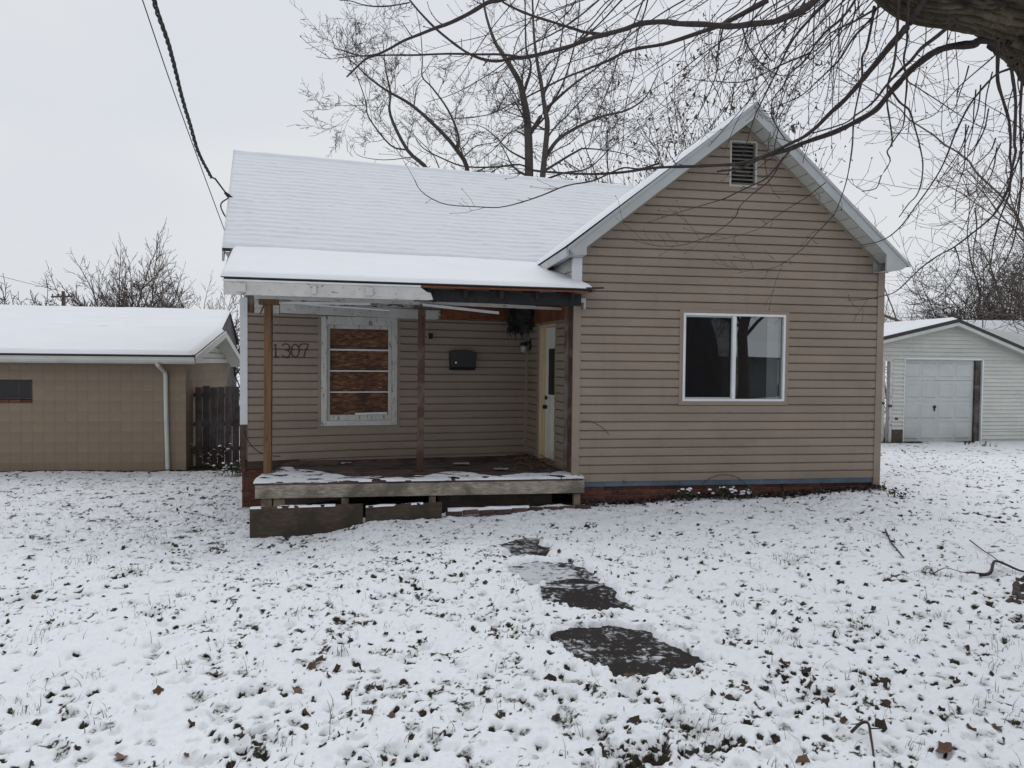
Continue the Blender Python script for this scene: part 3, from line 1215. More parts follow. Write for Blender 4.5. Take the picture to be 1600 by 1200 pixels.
def snow_slab(parent, p00, p10, p11, p01, nu, nv, th, rip=0.0, per=0.143, na=0.006, nsc=2.0, edge=(.08, .08, .08, .08), seed=1, name='snow_layer', edge_noise=0.0, m=None, clear=None, bow=0.0):
    """snow blanket over the ruled quad; edges (u0, u1, v0, v1) roll down over the given widths; v runs up-slope"""
    p00, p10, p11, p01 = [np.array(p, float) for p in (p00, p10, p11, p01)]
    u = np.linspace(0, 1, nu)[None, :]
    v = np.linspace(0, 1, nv)[:, None]
    lu = np.linalg.norm(p10 - p00)
    lv = np.linalg.norm(p01 - p00)
    X, Y = u * lu + v * 0, v * lv + u * 0
    B = ((1 - u) * (1 - v))[..., None] * p00 + (u * (1 - v))[..., None] * p10 + (u * v)[..., None] * p11 + ((1 - u) * v)[..., None] * p01
    if edge_noise:
        e = (fbm(X * 3.1, X * 0 + seed, seed + 3, 4) - .5) * edge_noise * sstep(.5, 0, v)
        B[..., 1] += e
    f = np.ones_like(X)
    for dist, wd in ((X, edge[0]), (lu - X, edge[1]), (Y, edge[2]), (lv - Y, edge[3])):
        if wd > 0:
            q = np.clip(dist / wd, 0, 1)
            f = f * np.sqrt(np.clip(1 - (1 - q) ** 2, 0, 1))
    H = th * f
    if rip:
        wv = (Y + 0.035 * (fbm(X * 2.5, Y * 1.2, seed + 9, 3) - .5) * 2) / per
        saw = wv - np.floor(wv)
        amp = rip * (0.35 + 1.3 * vnoise(X * 1.7, Y * 7, seed + 4)) * (0.5 + vnoise(X * 9, np.floor(wv) * 3.3, seed + 5))
        H = H + (sstep(0.0, .22, saw) * (1 - saw)) * amp * f - rip * .4
    H = H + f * na * (fbm(X * nsc, Y * nsc, seed, 4) - .5) * 2
    H = H + bow * np.sin(u * pi) * (0 * v + 1)
    B[..., 2] += H
    verts = B.reshape(-1, 3)
    i = np.arange(nv - 1)[:, None] * nu + np.arange(nu - 1)[None, :]
    q = np.stack([i, i + 1, i + nu + 1, i + nu], -1).reshape(-1, 4)
    return np_mesh(name, verts, q, m or M['snow_roof'], parent, True)


def gp(u, v, z, dz=0):
    return G(u, v, z + dz)


# wing roof: two slopes
for side in (0, 1):
    e = EL if side == 0 else ER
    pts = [gp(e[0], OVF, e[1]), gp(PK[0], OVF, PK[1]), gp(PK[0], VB, PK[1]), gp(e[0], VB, e[1])]
    if side == 1:
        pts = [pts[1], pts[0], pts[3], pts[2]]
    roof_slab(house, 'roof', *[(p[0], p[1], p[2] - .012) for p in pts], .035, M['shingle'])
sn = 0.052
snow_slab(house, gp(EL[0] - .02, OVF + .0, EL[1] + .0), gp(EL[0] - .02, VB, EL[1]), gp(PK[0] + .02, VB, PK[1]), gp(PK[0] + .02, OVF + .0, PK[1]), 70, 90, sn, 0.006, .143, .008, 2.0, (.05, 0, .05, 0), 21)
snow_slab(house, gp(ER[0] - .03, VB, ER[1]), gp(ER[0] - .03, OVF + .10, ER[1]), gp(PK[0] - .02, OVF + .10, PK[1]), gp(PK[0] - .02, VB, PK[1]), 60, 60, .03, 0.006, .143, .008, 2.0, (0, .10, .10, 0), 22)


def rake(parent, e, pk, side):
    """fascia board on a slope of the street gable, plus drip edge"""
    dz = 0.205
    mb = MB()
    th = Vector(G(0, .028, 0)) - Vector(G(0, 0, 0))
    zl = lambda u: e[1] + (u - e[0]) * (pk[1] - e[1]) / (pk[0] - e[0]) - dz
    if side == 0:
        pl = [(e[0], e[1] - .014), (pk[0], pk[1] - .014), (pk[0], pk[1] - dz), (0.0, zl(0.0)), (0.0, 3.105), (-.15, 3.10)]
    else:
        pl = [(e[0], e[1] - .014), (4.40, 3.045), (4.17, 3.02), (4.17, zl(4.17)), (pk[0], pk[1] - dz), (pk[0], pk[1] - .014)]
    mb.prism([G(u_, OVF, z_) for u_, z_ in pl], th)
    mb.build('rake_fascia', M['alum'], parent)
    mb = MB()
    q = [G(e[0], OVF - .014, e[1] - .016), G(pk[0], OVF - .014, pk[1] - .016), G(pk[0], OVF - .014, pk[1] - .062), G(e[0], OVF - .014, e[1] - .062)]
    mb.prism(q, Vector(G(0, .013, 0)) - Vector(G(0, 0, 0)))
    mb.build('drip_edge', M['alum'], parent)


rake(house, EL, PK, 0)
rake(house, ER, PK, 1)
# rake soffits, built from ribbed panels
for side in (0, 1):
    e = EL if side == 0 else ER
    sl = (PK[1] - e[1]) / (PK[0] - e[0])
    n = 18
    for i in range(n):
        ta, tb = i / n, (i + 1) / n - 0.004
        ua, ub = e[0] + (PK[0] - e[0]) * ta, e[0] + (PK[0] - e[0]) * tb
        za, zb = e[1] + (PK[1] - e[1]) * ta - .198, e[1] + (PK[1] - e[1]) * tb - .198
        st = 0.004 * (i % 2)
        if min(za, zb) < (3.075 if side else 3.125):
            continue
        mb = MB()
        mb.hexa([G(ua, OVF + .03, za - .008), G(ub, OVF + .03, zb - .008 - st), G(ub, .0, zb - .008 - st), G(ua, .0, za - .008),
                 G(ua, OVF + .03, za), G(ub, OVF + .03, zb), G(ub, .0, zb), G(ua, .0, za)])
        mb.build('soffit_panel', M['alum_soffit'], house)
    # tan moulding where soffit meets wall
    mb = MB()
    uu = max(UL, min(UR, e[0]))
    z_e = e[1] + (uu - e[0]) * sl - .235
    mb.beam(G(uu, -.018, z_e), G(PK[0], -.018, PK[1] - .235), .03, .028)
    mb.build('soffit_moulding', M['vinyl'], house)
# boxed eave returns
mb = MB()
mb.hexa([G(4.17, OVF + .03, 3.022), G(4.40, OVF + .03, 3.047), G(4.40, -.03, 3.047), G(4.17, -.03, 3.022), G(4.17, OVF + .03, 3.032), G(4.40, OVF + .03, 3.057), G(4.40, -.03, 3.057), G(4.17, -.03, 3.032)])
mb.box(G, 4.17, 4.40, -.029, -.001, 3.034, 3.24)
mb.hexa([G(4.40, OVF + .03, 3.047), G(4.505, OVF + .03, 3.105), G(4.505, -.03, 3.105), G(4.40, -.03, 3.047), G(4.40, OVF + .03, 3.057), G(4.505, OVF + .03, 3.118), G(4.505, -.03, 3.118), G(4.40, -.03, 3.057)])
mb.build('eave_return', M['alum'], house)
mb = MB()
mb.box(G, -.15, 0.0, OVF + .03, -.04, 3.102, 3.115)
mb.hexa([G(EL[0], OVF + .03, 3.175), G(-.15, OVF + .03, 3.102), G(-.15, 1.2, 3.102), G(EL[0], 1.2, 3.175), G(EL[0], OVF + .03, 3.19), G(-.15, OVF + .03, 3.117), G(-.15, 1.2, 3.117), G(EL[0], 1.2, 3.19)])
mb.build('eave_return', M['alum'], house)
# eave fascia and soffit along the left side of the wing, rotten at the far end
mb = MB()
mb.box(G, EL[0] - .005, EL[0] + .025, OVF + .03, 0.95, 3.08, EL[1] - .02)
mb.build('eave_fascia', M['alum'], house)
mb = MB()
ptsf = [(0.955, 3.03), (1.30, 3.08), (1.42, 3.05), (1.55, 3.12), (1.65, 3.19), (0.955, 3.19)]
mb.prism([G(EL[0] - .003, v, z) for v, z in ptsf], Vector(G(.024, 0, 0)) - Vector(G(0, 0, 0)))
mb.build('eave_fascia', M['peel'], house)
# old white boards and torn black paper on the wing wall above the porch roof
for i, (a, b, c, d) in enumerate(((WL - .98, WL - .12, 2.60, 2.78), (WL - .90, WL - .12, 2.785, 2.96), (WL - 1.2, WL - .12, 2.965, 3.14), (WL - 1.75, WL - 1.0, 2.80, 3.14))):
    mb = MB()
    mb.hexa([Wf(a, -.03, c), Wf(b, -.03, c), Wf(b, 0, c), Wf(a, 0, c), Wf(a, -.012, d), Wf(b, -.012, d), Wf(b, 0, d), Wf(a, 0, d)])
    mb.build('old_clapboard', M['peel'], house)
for k in range(4):
    mb = MB()
    a = WL - .25 - k * .36
    base = 2.60 + k * .115
    pts = [Wf(a + .16, -.05 - rng.random() * .05, base - .02), Wf(a + .02, -.07, base + .0), Wf(a - .16, -.05, base + .07), Wf(a - .10, -.055, base + .17 + rng.uniform(0, .05)), Wf(a - .01, -.06, base + .10), Wf(a + .07, -.045, base + .16 + rng.uniform(0, .05)), Wf(a + .13, -.05, base + .06)]
    mb.prism(pts, Vector(Wf(0, .012, 0)) - Vector(Wf(0, 0, 0)))
    mb.build('torn_tar_paper', M['tar'], house)
# black flashing lip at the porch-roof corner
mb = MB()
mb.prism([G(-.02, -.40, 2.665), G(.21, -.38, 2.675), G(.10, -.02, 2.70), G(-.08, -.02, 2.71)], (0, 0, .02))
mb.build('torn_flashing', M['tar'], house)

# ---- main roof (body at 17.6 degrees)
ELm = np.array((-4.05, 10.28, 3.29))
du17 = np.array((cos(A17), sin(A17), 0))
dv17 = np.array((-sin(A17), cos(A17), 0))
RUN, RISE = 2.75, 2.01
WID = 8.2
R00 = ELm
R10 = ELm + du17 * WID
R01 = ELm + dv17 * RUN + np.array((0, 0, RISE))
R11 = R10 + dv17 * RUN + np.array((0, 0, RISE))
B00 = ELm + dv17 * 2 * RUN
B10 = R10 + dv17 * 2 * RUN
roof_slab(house, 'roof', R00, R10, R11, R01, .05, M['shingle'])
roof_slab(house, 'roof', R01, R11, B10, B00, .05, M['shingle'])
snow_slab(house, R00 - dv17 * .02, R00 - dv17 * .02 + du17 * WID, R01 + du17 * WID, R01, 300, 230, .05, 0.019, .143, .012, 1.6, (.02, 0, .07, 0), 31, m=M['snow_grey'])
snow_slab(house, B10, B00, R01 + dv17 * .0, R11, 30, 20, .05, 0.0, .143, .006, 2.2, (0, .03, .05, 0), 32)
# ridge of snow on the crest
mb = MB()
r0, r1 = R01 + np.array((0, 0, .012)), R11 + np.array((0, 0, .012))
npt = 60
rp = [tuple(r0 + (r1 - r0) * i / npt + np.array((0, 0, .014 * (vnoise(i * .35, 1.0, 3) - .5)))) for i in range(npt + 1)]
mb.tube(rp, [.055 + .012 * float(vnoise(i * .5, 4, 8)) for i in range(npt + 1)], 8)
mb.build('ridge_snow', M['snow_roof'], house, True)
# left rake board, end box and body of the house below
mb = MB()
for s0, s1 in ((R00, R01), (R01, B00)):
    a_, b_ = Vector(s0), Vector(s1)
    mb.prism([a_ + Vector((0, 0, -.02)), b_ + Vector((0, 0, -.02)), b_ + Vector((0, 0, -.19)), a_ + Vector((0, 0, -.19))], Vector(du17) * .03)
mb.build('rake_fascia', M['alum'], house)
mb = MB()
e0 = Vector(ELm)
q = [e0 + Vector(du17) * .03 + Vector(dv17) * .02 + Vector((0, 0, -.055)), e0 + Vector(du17) * .55 + Vector(dv17) * .02 + Vector((0, 0, -.055)),
     e0 + Vector(du17) * .45 + Vector(dv17) * .02 + Vector((0, 0, -.21)), e0 + Vector(du17) * .12 + Vector(dv17) * .02 + Vector((0, 0, -.21))]
mb.prism(q, Vector(dv17) * .3)
mb.build('eave_box', M['alum'], house)
mb = MB()
mb.add([K(0, .1, .2), K(0, 5.0, .2), K(0, 5.0, 3.3), K(0, 2.55, 5.05), K(0, .1, 3.25)], [(0, 1, 2, 3, 4)])
mb.add([K(0, 5.0, .0), K(6.3, 5.0, .0), K(6.3, 5.0, 3.3), K(0, 5.0, 3.3)], [(0, 1, 2, 3)])
mb.build('side_wall', M['vinyl'], house)
mb = MB()
mb.add([G(4.33, .1, 0), G(4.33, 6, 0), G(4.33, 6, 3.0), G(4.33, .1, 3.0)], [(0, 1, 2, 3)])
mb.build('side_wall', M['vinyl'], house)

# ---- porch roof
PL = np.array((-3.37, 8.60, 2.685))
PR = np.array((1.00, 9.29, 2.655))
QL = np.array((-3.93, 10.36, 3.285))
QR = np.array((0.36, 11.72, 3.285))
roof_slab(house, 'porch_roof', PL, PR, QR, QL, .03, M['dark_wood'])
roof_slab(house, 'porch_shingles', PL + np.array((-.02, -.03, .014)), PR + np.array((.03, -.03, .014)), QR + np.array((0, 0, .012)), QL + np.array((-.02, 0, .012)), .012, M['shingle'])
snow_slab(house, PL + np.array((-.03, -.03, .016)), PR + np.array((.02, -.02, .016)), QR + np.array((0, 0.1, .02)), QL + np.array((-.02, 0.06, .02)), 150, 70, .055, 0.0, .143, .012, 1.3, (.06, .10, .09, 0), 41, edge_noise=.03)
pdir = Vector(PR - PL).normalized()
pin = Vector((-pdir.y, pdir.x, 0))


def pf(t, b, z):
    """point along the porch eave: t metres from the left, b metres in, absolute height"""
    v = Vector(PL) + pdir * t + pin * b
    return (v.x, v.y, z)


LPR = (Vector(PR) - Vector(PL)).length
tz = lambda t: 2.685 - .03 * t / LPR


def board(name, t0, t1, b, za, zb, th, m, parent=house, drop=0.0, torn=None):
    """board along the porch front; torn: list of (dt, zfrac) for a ragged right end"""
    pts = [pf(t0, b, tz(t0) - zb), pf(t0, b, tz(t0) - za)]
    if torn:
        pts += [pf(t1 + dt, b, tz(t1) - za - (zb - za) * zf - drop) for dt, zf in torn]
    else:
        pts += [pf(t1, b, tz(t1) - za - drop), pf(t1, b, tz(t1) - zb - drop)]
    mb = MB()
    mb.prism(pts, pin * th)
    return mb.build(name, m, parent)


fascia = board('porch_fascia', 0.0, 2.30, -.002, .012, .19, .025, M['peel'], torn=[(-.06, 0), (.06, .45), (.10, .5), (.13, .95), (.05, 1)])
board('drip_edge', -.01, 2.28, -.012, .012, .034, .008, M['trim_white'])
for t, w_ in ((0.14, .11), (1.0, .05), (1.62, .09)):
    mb = MB()
    a = pf(t, -.028, tz(t) - .13)
    mb.hexa([pf(t, -.03, tz(t) - .155), pf(t + w_, -.03, tz(t) - .155), pf(t + w_, -.003, tz(t) - .155), pf(t, -.003, tz(t) - .155),
             pf(t + .01, -.03, tz(t) - .055), pf(t + w_, -.03, tz(t) - .06), pf(t + w_, -.003, tz(t) - .06), pf(t + .01, -.003, tz(t) - .055)])
    mb.build('bracket', M['peel'], fascia)
board('eave_lip', 2.05, LPR - .05, -.004, .012, .034, .02, M['bare_orange'])
board('sub_fascia', 2.2, LPR - .10, .17, .035, .19, .03, M['tar'])
mb = MB()
mb.hexa([pf(0.0, 0, tz(0) - .19), pf(.025, 0, tz(0) - .19), pf(.025, .5, 2.70), pf(0, .5, 2.70), pf(0, 0, tz(0) - .01), pf(.025, 0, tz(0) - .01), pf(.025, .5, 2.83), pf(0, .5, 2.83)])
mb.build('porch_fascia', M['tar'], house)
# rafters seen from below
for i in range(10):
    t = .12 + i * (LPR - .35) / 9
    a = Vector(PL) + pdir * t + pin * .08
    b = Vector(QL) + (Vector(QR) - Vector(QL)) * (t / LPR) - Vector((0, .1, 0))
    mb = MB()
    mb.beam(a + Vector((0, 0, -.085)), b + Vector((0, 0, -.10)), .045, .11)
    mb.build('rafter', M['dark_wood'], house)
# the header over the posts and its ragged white strips
PA, PBm = Vector((-3.155, 9.5, 0)), Vector((-1.245, 9.93, 0))
hd = (PBm - PA).normalized()
hin = Vector((-hd.y, hd.x, 0))


def hp(t, b, z):
    v = PA + hd * t + hin * b
    return (v.x, v.y, z)


def hbox(name, t0, t1, b0, b1, za0, zb0, za1, zb1, m, parent=house):
    mb = MB()
    mb.hexa([hp(t0, b0, za0), hp(t1, b0, za1), hp(t1, b1, za1), hp(t0, b1, za0), hp(t0, b0, zb0), hp(t1, b0, zb1), hp(t1, b1, zb1), hp(t0, b1, zb0)])
    return mb.build(name, m, parent)


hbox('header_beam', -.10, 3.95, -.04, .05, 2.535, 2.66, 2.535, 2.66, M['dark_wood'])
hbox('header_trim', -.16, 1.95, -.075, -.045, 2.515, 2.60, 2.49, 2.59, M['peel'])
hbox('header_trim', 1.955, 3.55, -.07, -.045, 2.50, 2.555, 2.475, 2.52, M['peel'])
hbox('header_trim', 3.555, 4.05, -.07, -.045, 2.475, 2.515, 2.47, 2.50, M['peel'])
hbox('hanging_strip', .12, 1.30, .0, .03, 2.46, 2.49, 2.475, 2.505, M['trim_white'])
hbox('hanging_strip', .25, 1.55, .06, .08, 2.47, 2.485, 2.405, 2.42, M['trim_white'])
hbox('hanging_strip', 1.98, 3.02, -.10, -.07, 2.475, 2.51, 2.39, 2.425, M['trim_white'])
hbox('bare_lath', 2.5, 3.35, -.02, .01, 2.575, 2.60, 2.52, 2.545, M['post_old'])
hbox('soffit_end', -.14, .18, -.03, .30, 2.52, 2.53, 2.52, 2.53, M['peel'])
mb = MB()
mb.prism([hp(.14, .05, 2.51), hp(.30, .05, 2.51), hp(.36, .05, 2.35)], hin * .02)
mb.build('soffit_gusset', M['peel'], house)
# small white remnant at the corner of the wing
mb = MB()
mb.box(G, -.02, .055, -.08, -.03, 2.52, 2.575)
mb.box(G, .03, .05, -.09, -.03, 2.44, 2.52)
mb.build('trim_scrap', M['peel'], house)
# porch ceiling void is closed by the eave of the main wall
mb = MB()
mb.box(K, 0, KL, 0.0, .1, 3.2, 3.3)
mb.build('wall_plate', M['dark_wood'], house)

# posts with cap blocks
for nm, mt, px_, py_, lean, h0 in (('porch_post', M['post_new'], -3.155, 9.5, .01, FLOOR), ('porch_post', M['post_old'], -1.245, 9.93, .03, FLOOR)):
    mb = MB()
    fr = F(px_, py_, A9)
    w2 = .048
    n = 10
    vs, fs = [], []
    for i in range(n + 1):
        z = h0 + (2.44 - h0) * i / n
        dx = lean * (z - h0) / 2.2 + (.008 * sin(z * 2.1) if mt is M['post_old'] else 0.0)
        wq = w2 * (1 - (.10 * (1 - abs(z - 1.0)) * (mt is M['post_old'])))
        for a, b in ((-1, -1), (1, -1), (1, 1), (-1, 1)):
            vs.append(fr(a * wq + dx, b * w2, z))
    for i in range(n):
        for k in range(4):
            fs.append((i * 4 + k, i * 4 + (k + 1) % 4, i * 4 + 4 + (k + 1) % 4, i * 4 + 4 + k))
    fs += [(0, 3, 2, 1), (n * 4, n * 4 + 1, n * 4 + 2, n * 4 + 3)]
    mb.add(vs, fs)
    post = mb.build(nm, mt, house, bevel=0.006)
    mb = MB()
    mb.box(fr, -.115 + lean, .125 + lean, -.055, .055, 2.442, 2.512)
    if mt is M['post_new']:
        mb.hexa([fr(-.10, -.03, 2.33), fr(-.085, -.03, 2.32), fr(-.085, .0, 2.32), fr(-.10, 0, 2.33), fr(-.05, -.03, 2.44), fr(-.03, -.03, 2.44), fr(-.03, 0, 2.44), fr(-.05, 0, 2.44)])
    mb.build('post_cap', mt, post, bevel=0.004)

# ================================================================== PORCH DECK
DL = Vector((-3.10, 8.87, 0))
DR = Vector((0.955, 9.515, 0))
dd = (DR - DL).normalized()
dn_ = Vector((-dd.y, dd.x, 0))
LD = (DR - DL).length
deck = thing('porch_deck', 'low sagging timber porch deck with snowy front edge and rotten boards', 'porch deck', (DL.x, DL.y, -.35))


def dp(t, b, z):
    v = DL + dd * t + dn_ * b
    return (v.x, v.y, z)


def dbox(mb, t0, t1, b0, b1, z0, z1):
    return mb.hexa([dp(t0, b0, z0), dp(t1, b0, z0), dp(t1, b1, z0), dp(t0, b1, z0), dp(t0, b0, z1), dp(t1, b0, z1), dp(t1, b1, z1), dp(t0, b1, z1)])


mb = MB()
dbox(mb, 0, LD, -.002, .038, .05, .214)
mb.build('rim_board', M['grey_wood'], deck, bevel=0.005)
b_ = .0
row = 0
while b_ < 2.75:
    tl = -.02 + b_ * .06 - (b_ * .0)
    tr_ = LD - .02 if b_ < .30 else LD - .06 - (b_ - .2) * .10
    cut = tl + rng.uniform(.8, 3.2)
    for (a, b) in ((tl, cut - .004), (cut, tr_)):
        dz = rng.uniform(-.014, .006) if row > 1 else rng.uniform(-.004, .003)
        back = b_ + .135
        # follow the skewed back wall
        mb = MB()
        dbox(mb, a, b, b_ + rng.uniform(0, .006), back - rng.uniform(.002, .012), .217 + dz, .243 + dz)
        mb.build('deck_board', M['deck'], deck)
    b_ += .142
    row += 1
for t in (.06, .21, 1.02, 2.10, 3.98):
    mb = MB()
    w_ = .13 if t < 1 else .085
    dbox(mb, t, t + w_, .045, .135, -.45, .034 if t > .3 else .032)
    mb.build('support_post', M['grey_wood_z'], deck, bevel=0.004)
mb = MB()
dbox(mb, 2.22, 3.72, .20, .225, -.20, .05)
mb.build('skirt_board', M['dark_plank'], deck)
for i in range(7):
    t = .4 + i * .6
    mb = MB()
    dbox(mb, t, t + .04, .045, 1.8, .07, .214)
    mb.build('joist', M['dark_wood'], deck)

# snow on the deck front: ragged strip
def ragged_snow(name, parent, fn, t0, t1, nT, nB, width, th, zf, seed, m=M['snow'], holes=0.0):
    t = np.linspace(t0, t1, nT)
    wv = width(t)
    V = []
    for j in range(nB):
        q = j / (nB - 1)
        for i in range(nT):
            b = -.012 + .012 * float(vnoise(t[i] * 9, 2, seed)) + q * wv[i]
            edge = min(1, q * 5) * min(1, (1 - q) * 4)
            h = th * sqrt(max(0, edge)) * (.55 + .9 * float(fbm(np.array([t[i] * 5]), np.array([b * 5]), seed, 3)[0]))
            V.append(fn(t[i], b, zf + h - .004))
    i = np.arange(nB - 1)[:, None] * nT + np.arange(nT - 1)[None, :]
    q = np.stack([i, i + 1, i + nT + 1, i + nT], -1).reshape(-1, 4)
    if holes:
        VA = np.array(V)
        c = VA[q].mean(1)
        bq = (np.repeat(np.arange(nB - 1), nT - 1) + .5) / (nB - 1)
        nz = fbm(c[:, 0] * 5 + c[:, 1] * 2, c[:, 1] * 11, seed + 1, 4)
        q = q[nz < holes - .30 * np.clip(bq - .55, 0, 1)]
    return np_mesh(name, V, q, m, parent, True)


dsn = lambda t: .30 + .34 * (fbm(t * 1.6, t * 0, 71, 4) - .35) * 1.6 + .42 * np.exp(-((t - .35) / .45) ** 2) - .22 * np.exp(-((t - 2.95) / .28) ** 2) - .10 * np.exp(-((t - 1.65) / .2) ** 2)
ragged_snow('snow_patch', deck, dp, -.02, LD, 560, 40, lambda t: np.maximum(.06, dsn(t) * 1.25), .030, .243, 72, holes=.63)
ragged_snow('snow_patch', deck, dp, .12, .95, 160, 70, lambda t: np.maximum(.02, 1.35 + .5 * (fbm(t * 4, t * 0, 91, 3) - .5) - 1.1 * np.clip((t - .25) / .55, 0, 1)), .016, .240, 73, holes=.56)

# timbers lying in front of the deck
def timber(name, label, p0, p1, zt0, zt1, zb, th, m, cat='timber'):
    o = thing(name, label, cat, (p0[0], p0[1], zb))
    a, b = Vector((p0[0], p0[1], 0)), Vector((p1[0], p1[1], 0))
    d = (b - a).normalized()
    n = Vector((-d.y, d.x, 0)) * th
    mb = MB()
    mb.hexa([a + Vector((0, 0, zb)), b + Vector((0, 0, zb)), b + n + Vector((0, 0, zb)), a + n + Vector((0, 0, zb)),
             a + Vector((0, 0, zt0)), b + Vector((0, 0, zt1)), b + n + Vector((0, 0, zt1)), a + n + Vector((0, 0, zt0))])
    mb.build('plank', m, o, bevel=0.008)

    def fn(t, bb, z):
        v = a + d * t + n.normalized() * bb
        L = (b - a).length
        return (v.x, v.y, zt0 + (zt1 - zt0) * t / L + z)
    L = (b - a).length
    ragged_snow('snow_cap', o, fn, .005, L * (.75 if zt0 > -.03 else .6), 240, 14, lambda t: np.full_like(t, th * .95), .018, 0.0, int(abs(p0[0]) * 100), holes=.60)
    return o


timber('landscape_timber', 'wide damp board lying on edge at the left end of the porch', (-3.02, 8.46), (-1.76, 8.72), .012, .02, -.50, .10, M['dark_plank'])
timber('landscape_timber', 'shorter board on edge below the middle of the porch deck', (-1.735, 8.74), (-.835, 8.90), -.01, .02, -.42, .075, M['dark_plank'])
step = thing('brick_edging', 'low row of sunken brick edging below the right half of the porch', 'edging', (-.78, 8.98, -.2))
for i in range(9):
    t = i * .205
    p = (-.70 + t * .985, 9.0 + t * .17, -.125 + i * .004 + rng.uniform(-.01, .01))
    put('brick', bmd_, p, step, (rng.uniform(-.08, .08), rng.uniform(-.05, .05), A9 + rng.uniform(-.08, .08)))
mbs = MB()
sfn = lambda t, b, z: (-.80 + t * .985 - b * .15, 8.97 + t * .17 + b, z + .004 * t / .2)
ragged_snow('snow_cap', step, sfn, .03, 1.05, 120, 14, lambda t: .07 + .06 * vnoise(t * 6, t * 0, 5), .03, -.10, 77)

# ================================================================== THINGS ON THE PORCH WALL
mbx = thing('mailbox', 'black metal mailbox with arched lid hung on the porch wall', 'mailbox', K(3.19, -.02, 1.6))
mb = MB()
a, b, zb, zt, dpt = 2.99, 3.385, 1.605, 1.875, .13
prof = [(-.022, zb), (-.022 - dpt * .8, zb), (-.022 - dpt, zb + .05), (-.022 - dpt, zt - .06), (-.022, zt)]
mb.prism([K(a, v, z) for v, z in prof], Vector(K(b, 0, 0)) - Vector(K(a, 0, 0)))
mb.build('body', M['black'], mbx, bevel=0.006)
mb = MB()
n = 10
lp = [(a - .012 + (b - a + .024) * i / n, zt + .005 + .030 * sin(pi * i / n) ** .6) for i in range(n + 1)]
front = [K(u, -.03 - dpt, zt - .085) for u, z in (lp[0], lp[-1])]
poly = [K(u, -.032 - dpt, z) for u, z in lp] + [K(lp[-1][0], -.032 - dpt, zt - .09), K(lp[0][0], -.032 - dpt, zt - .09)]
mb.prism(poly, Vector(K(0, .012, 0)) - Vector(K(0, 0, 0)))
back = [K(u, -.021, z + .01) for u, z in lp]
mb.add([K(u, -.021 - dpt, z) for u, z in lp] + back, [(i, i + 1, n + 2 + i, n + 1 + i) for i in range(n)])
mb.build('lid', M['black'], mbx)
mb = MB()
mb.tube([K(a + .075, -.02 - dpt - .002, zb + .115), K(a + .075, -.02 - dpt - .012, zb + .115)], .011, 10)
mb.build('lock', M['chrome'], mbx)

M['digit'] = simple('weathered_dark_metal', (.035, .032, .03), .6, .3, 9, 0)
num = thing('house_number', 'dark metal house number 1307 beside the left porch post', 'house number', K(.6, -.02, 1.78))
S = {'1': [[(.05, .0), (.05, .19), (.02, .16)], [(.015, .0), (.085, .0)]],
     '3': [[(.0, .165), (.03, .19), (.07, .19), (.10, .165), (.10, .13), (.075, .105), (.04, .10)], [(.075, .10), (.105, .07), (.105, .03), (.075, .0), (.03, .0), (.0, .028)]],
     '0': [[(.055, .0), (.015, .03), (.0, .095), (.015, .16), (.055, .19), (.095, .16), (.11, .095), (.095, .03), (.055, .0)]],
     '7': [[(.0, .155), (.0, .19), (.11, .19), (.075, .10), (.05, .0)]]}
for k, ch in enumerate('1307'):
    mb = MB()
    ou = .375 + k * .127 - (.012 if k == 0 else 0)
    for st in S[ch]:
        cp = catmull([K(ou + x, -.03, 1.775 + z) for x, z in st], 3) if len(st) > 3 else [Vector(K(ou + x, -.03, 1.775 + z)) for x, z in st]
        mb.tube([tuple(p) for p in cp], .0095, 6)
    mb.build('digit', M['digit'], num, True)

dbx = thing('doorbell_box', 'small brown junction box on the porch wall right of the middle post', 'doorbell', K(2.69, -.02, 2.05))
mb = MB()
mb.box(K, 2.635, 2.745, -.045, -.018, 2.05, 2.20)
mb.build('plate', M['vinyl'], dbx, bevel=0.004)
mb = MB()
mb.box(K, 2.655, 2.725, -.055, -.046, 2.08, 2.17)
mb.tube([K(2.69, -.054, 2.125), K(2.69, -.066, 2.125)], .014, 10)
mb.build('cover', M['dark_wood'], dbx)

lamp = thing('porch_lamp', 'unlit jar porch lamp on black bracket by the entrance door', 'wall lamp', Wf(.20, -.03, 1.98))
mb = MB()
mb.box(Wf, .16, .26, -.035, -.018, 1.94, 2.10)
mb.tube([Wf(.21, -.03, 2.04), Wf(.21, -.09, 2.06), Wf(.21, -.14, 2.03)], .012, 8)
mb.tube([Wf(.21, -.14, 2.05), Wf(.21, -.14, 2.0)], [.05, .062], 14)
mb.build('bracket', M['black'], lamp)
mb = MB()
mb.tube([Wf(.21, -.14, 2.0), Wf(.21, -.14, 1.98), Wf(.21, -.14, 1.92), Wf(.21, -.14, 1.885)], [.045, .055, .052, .03], 16)
mb.build('glass_jar', simple('frosted_jar', (.34, .33, .30), .25, .1, 6, 0), lamp, True)

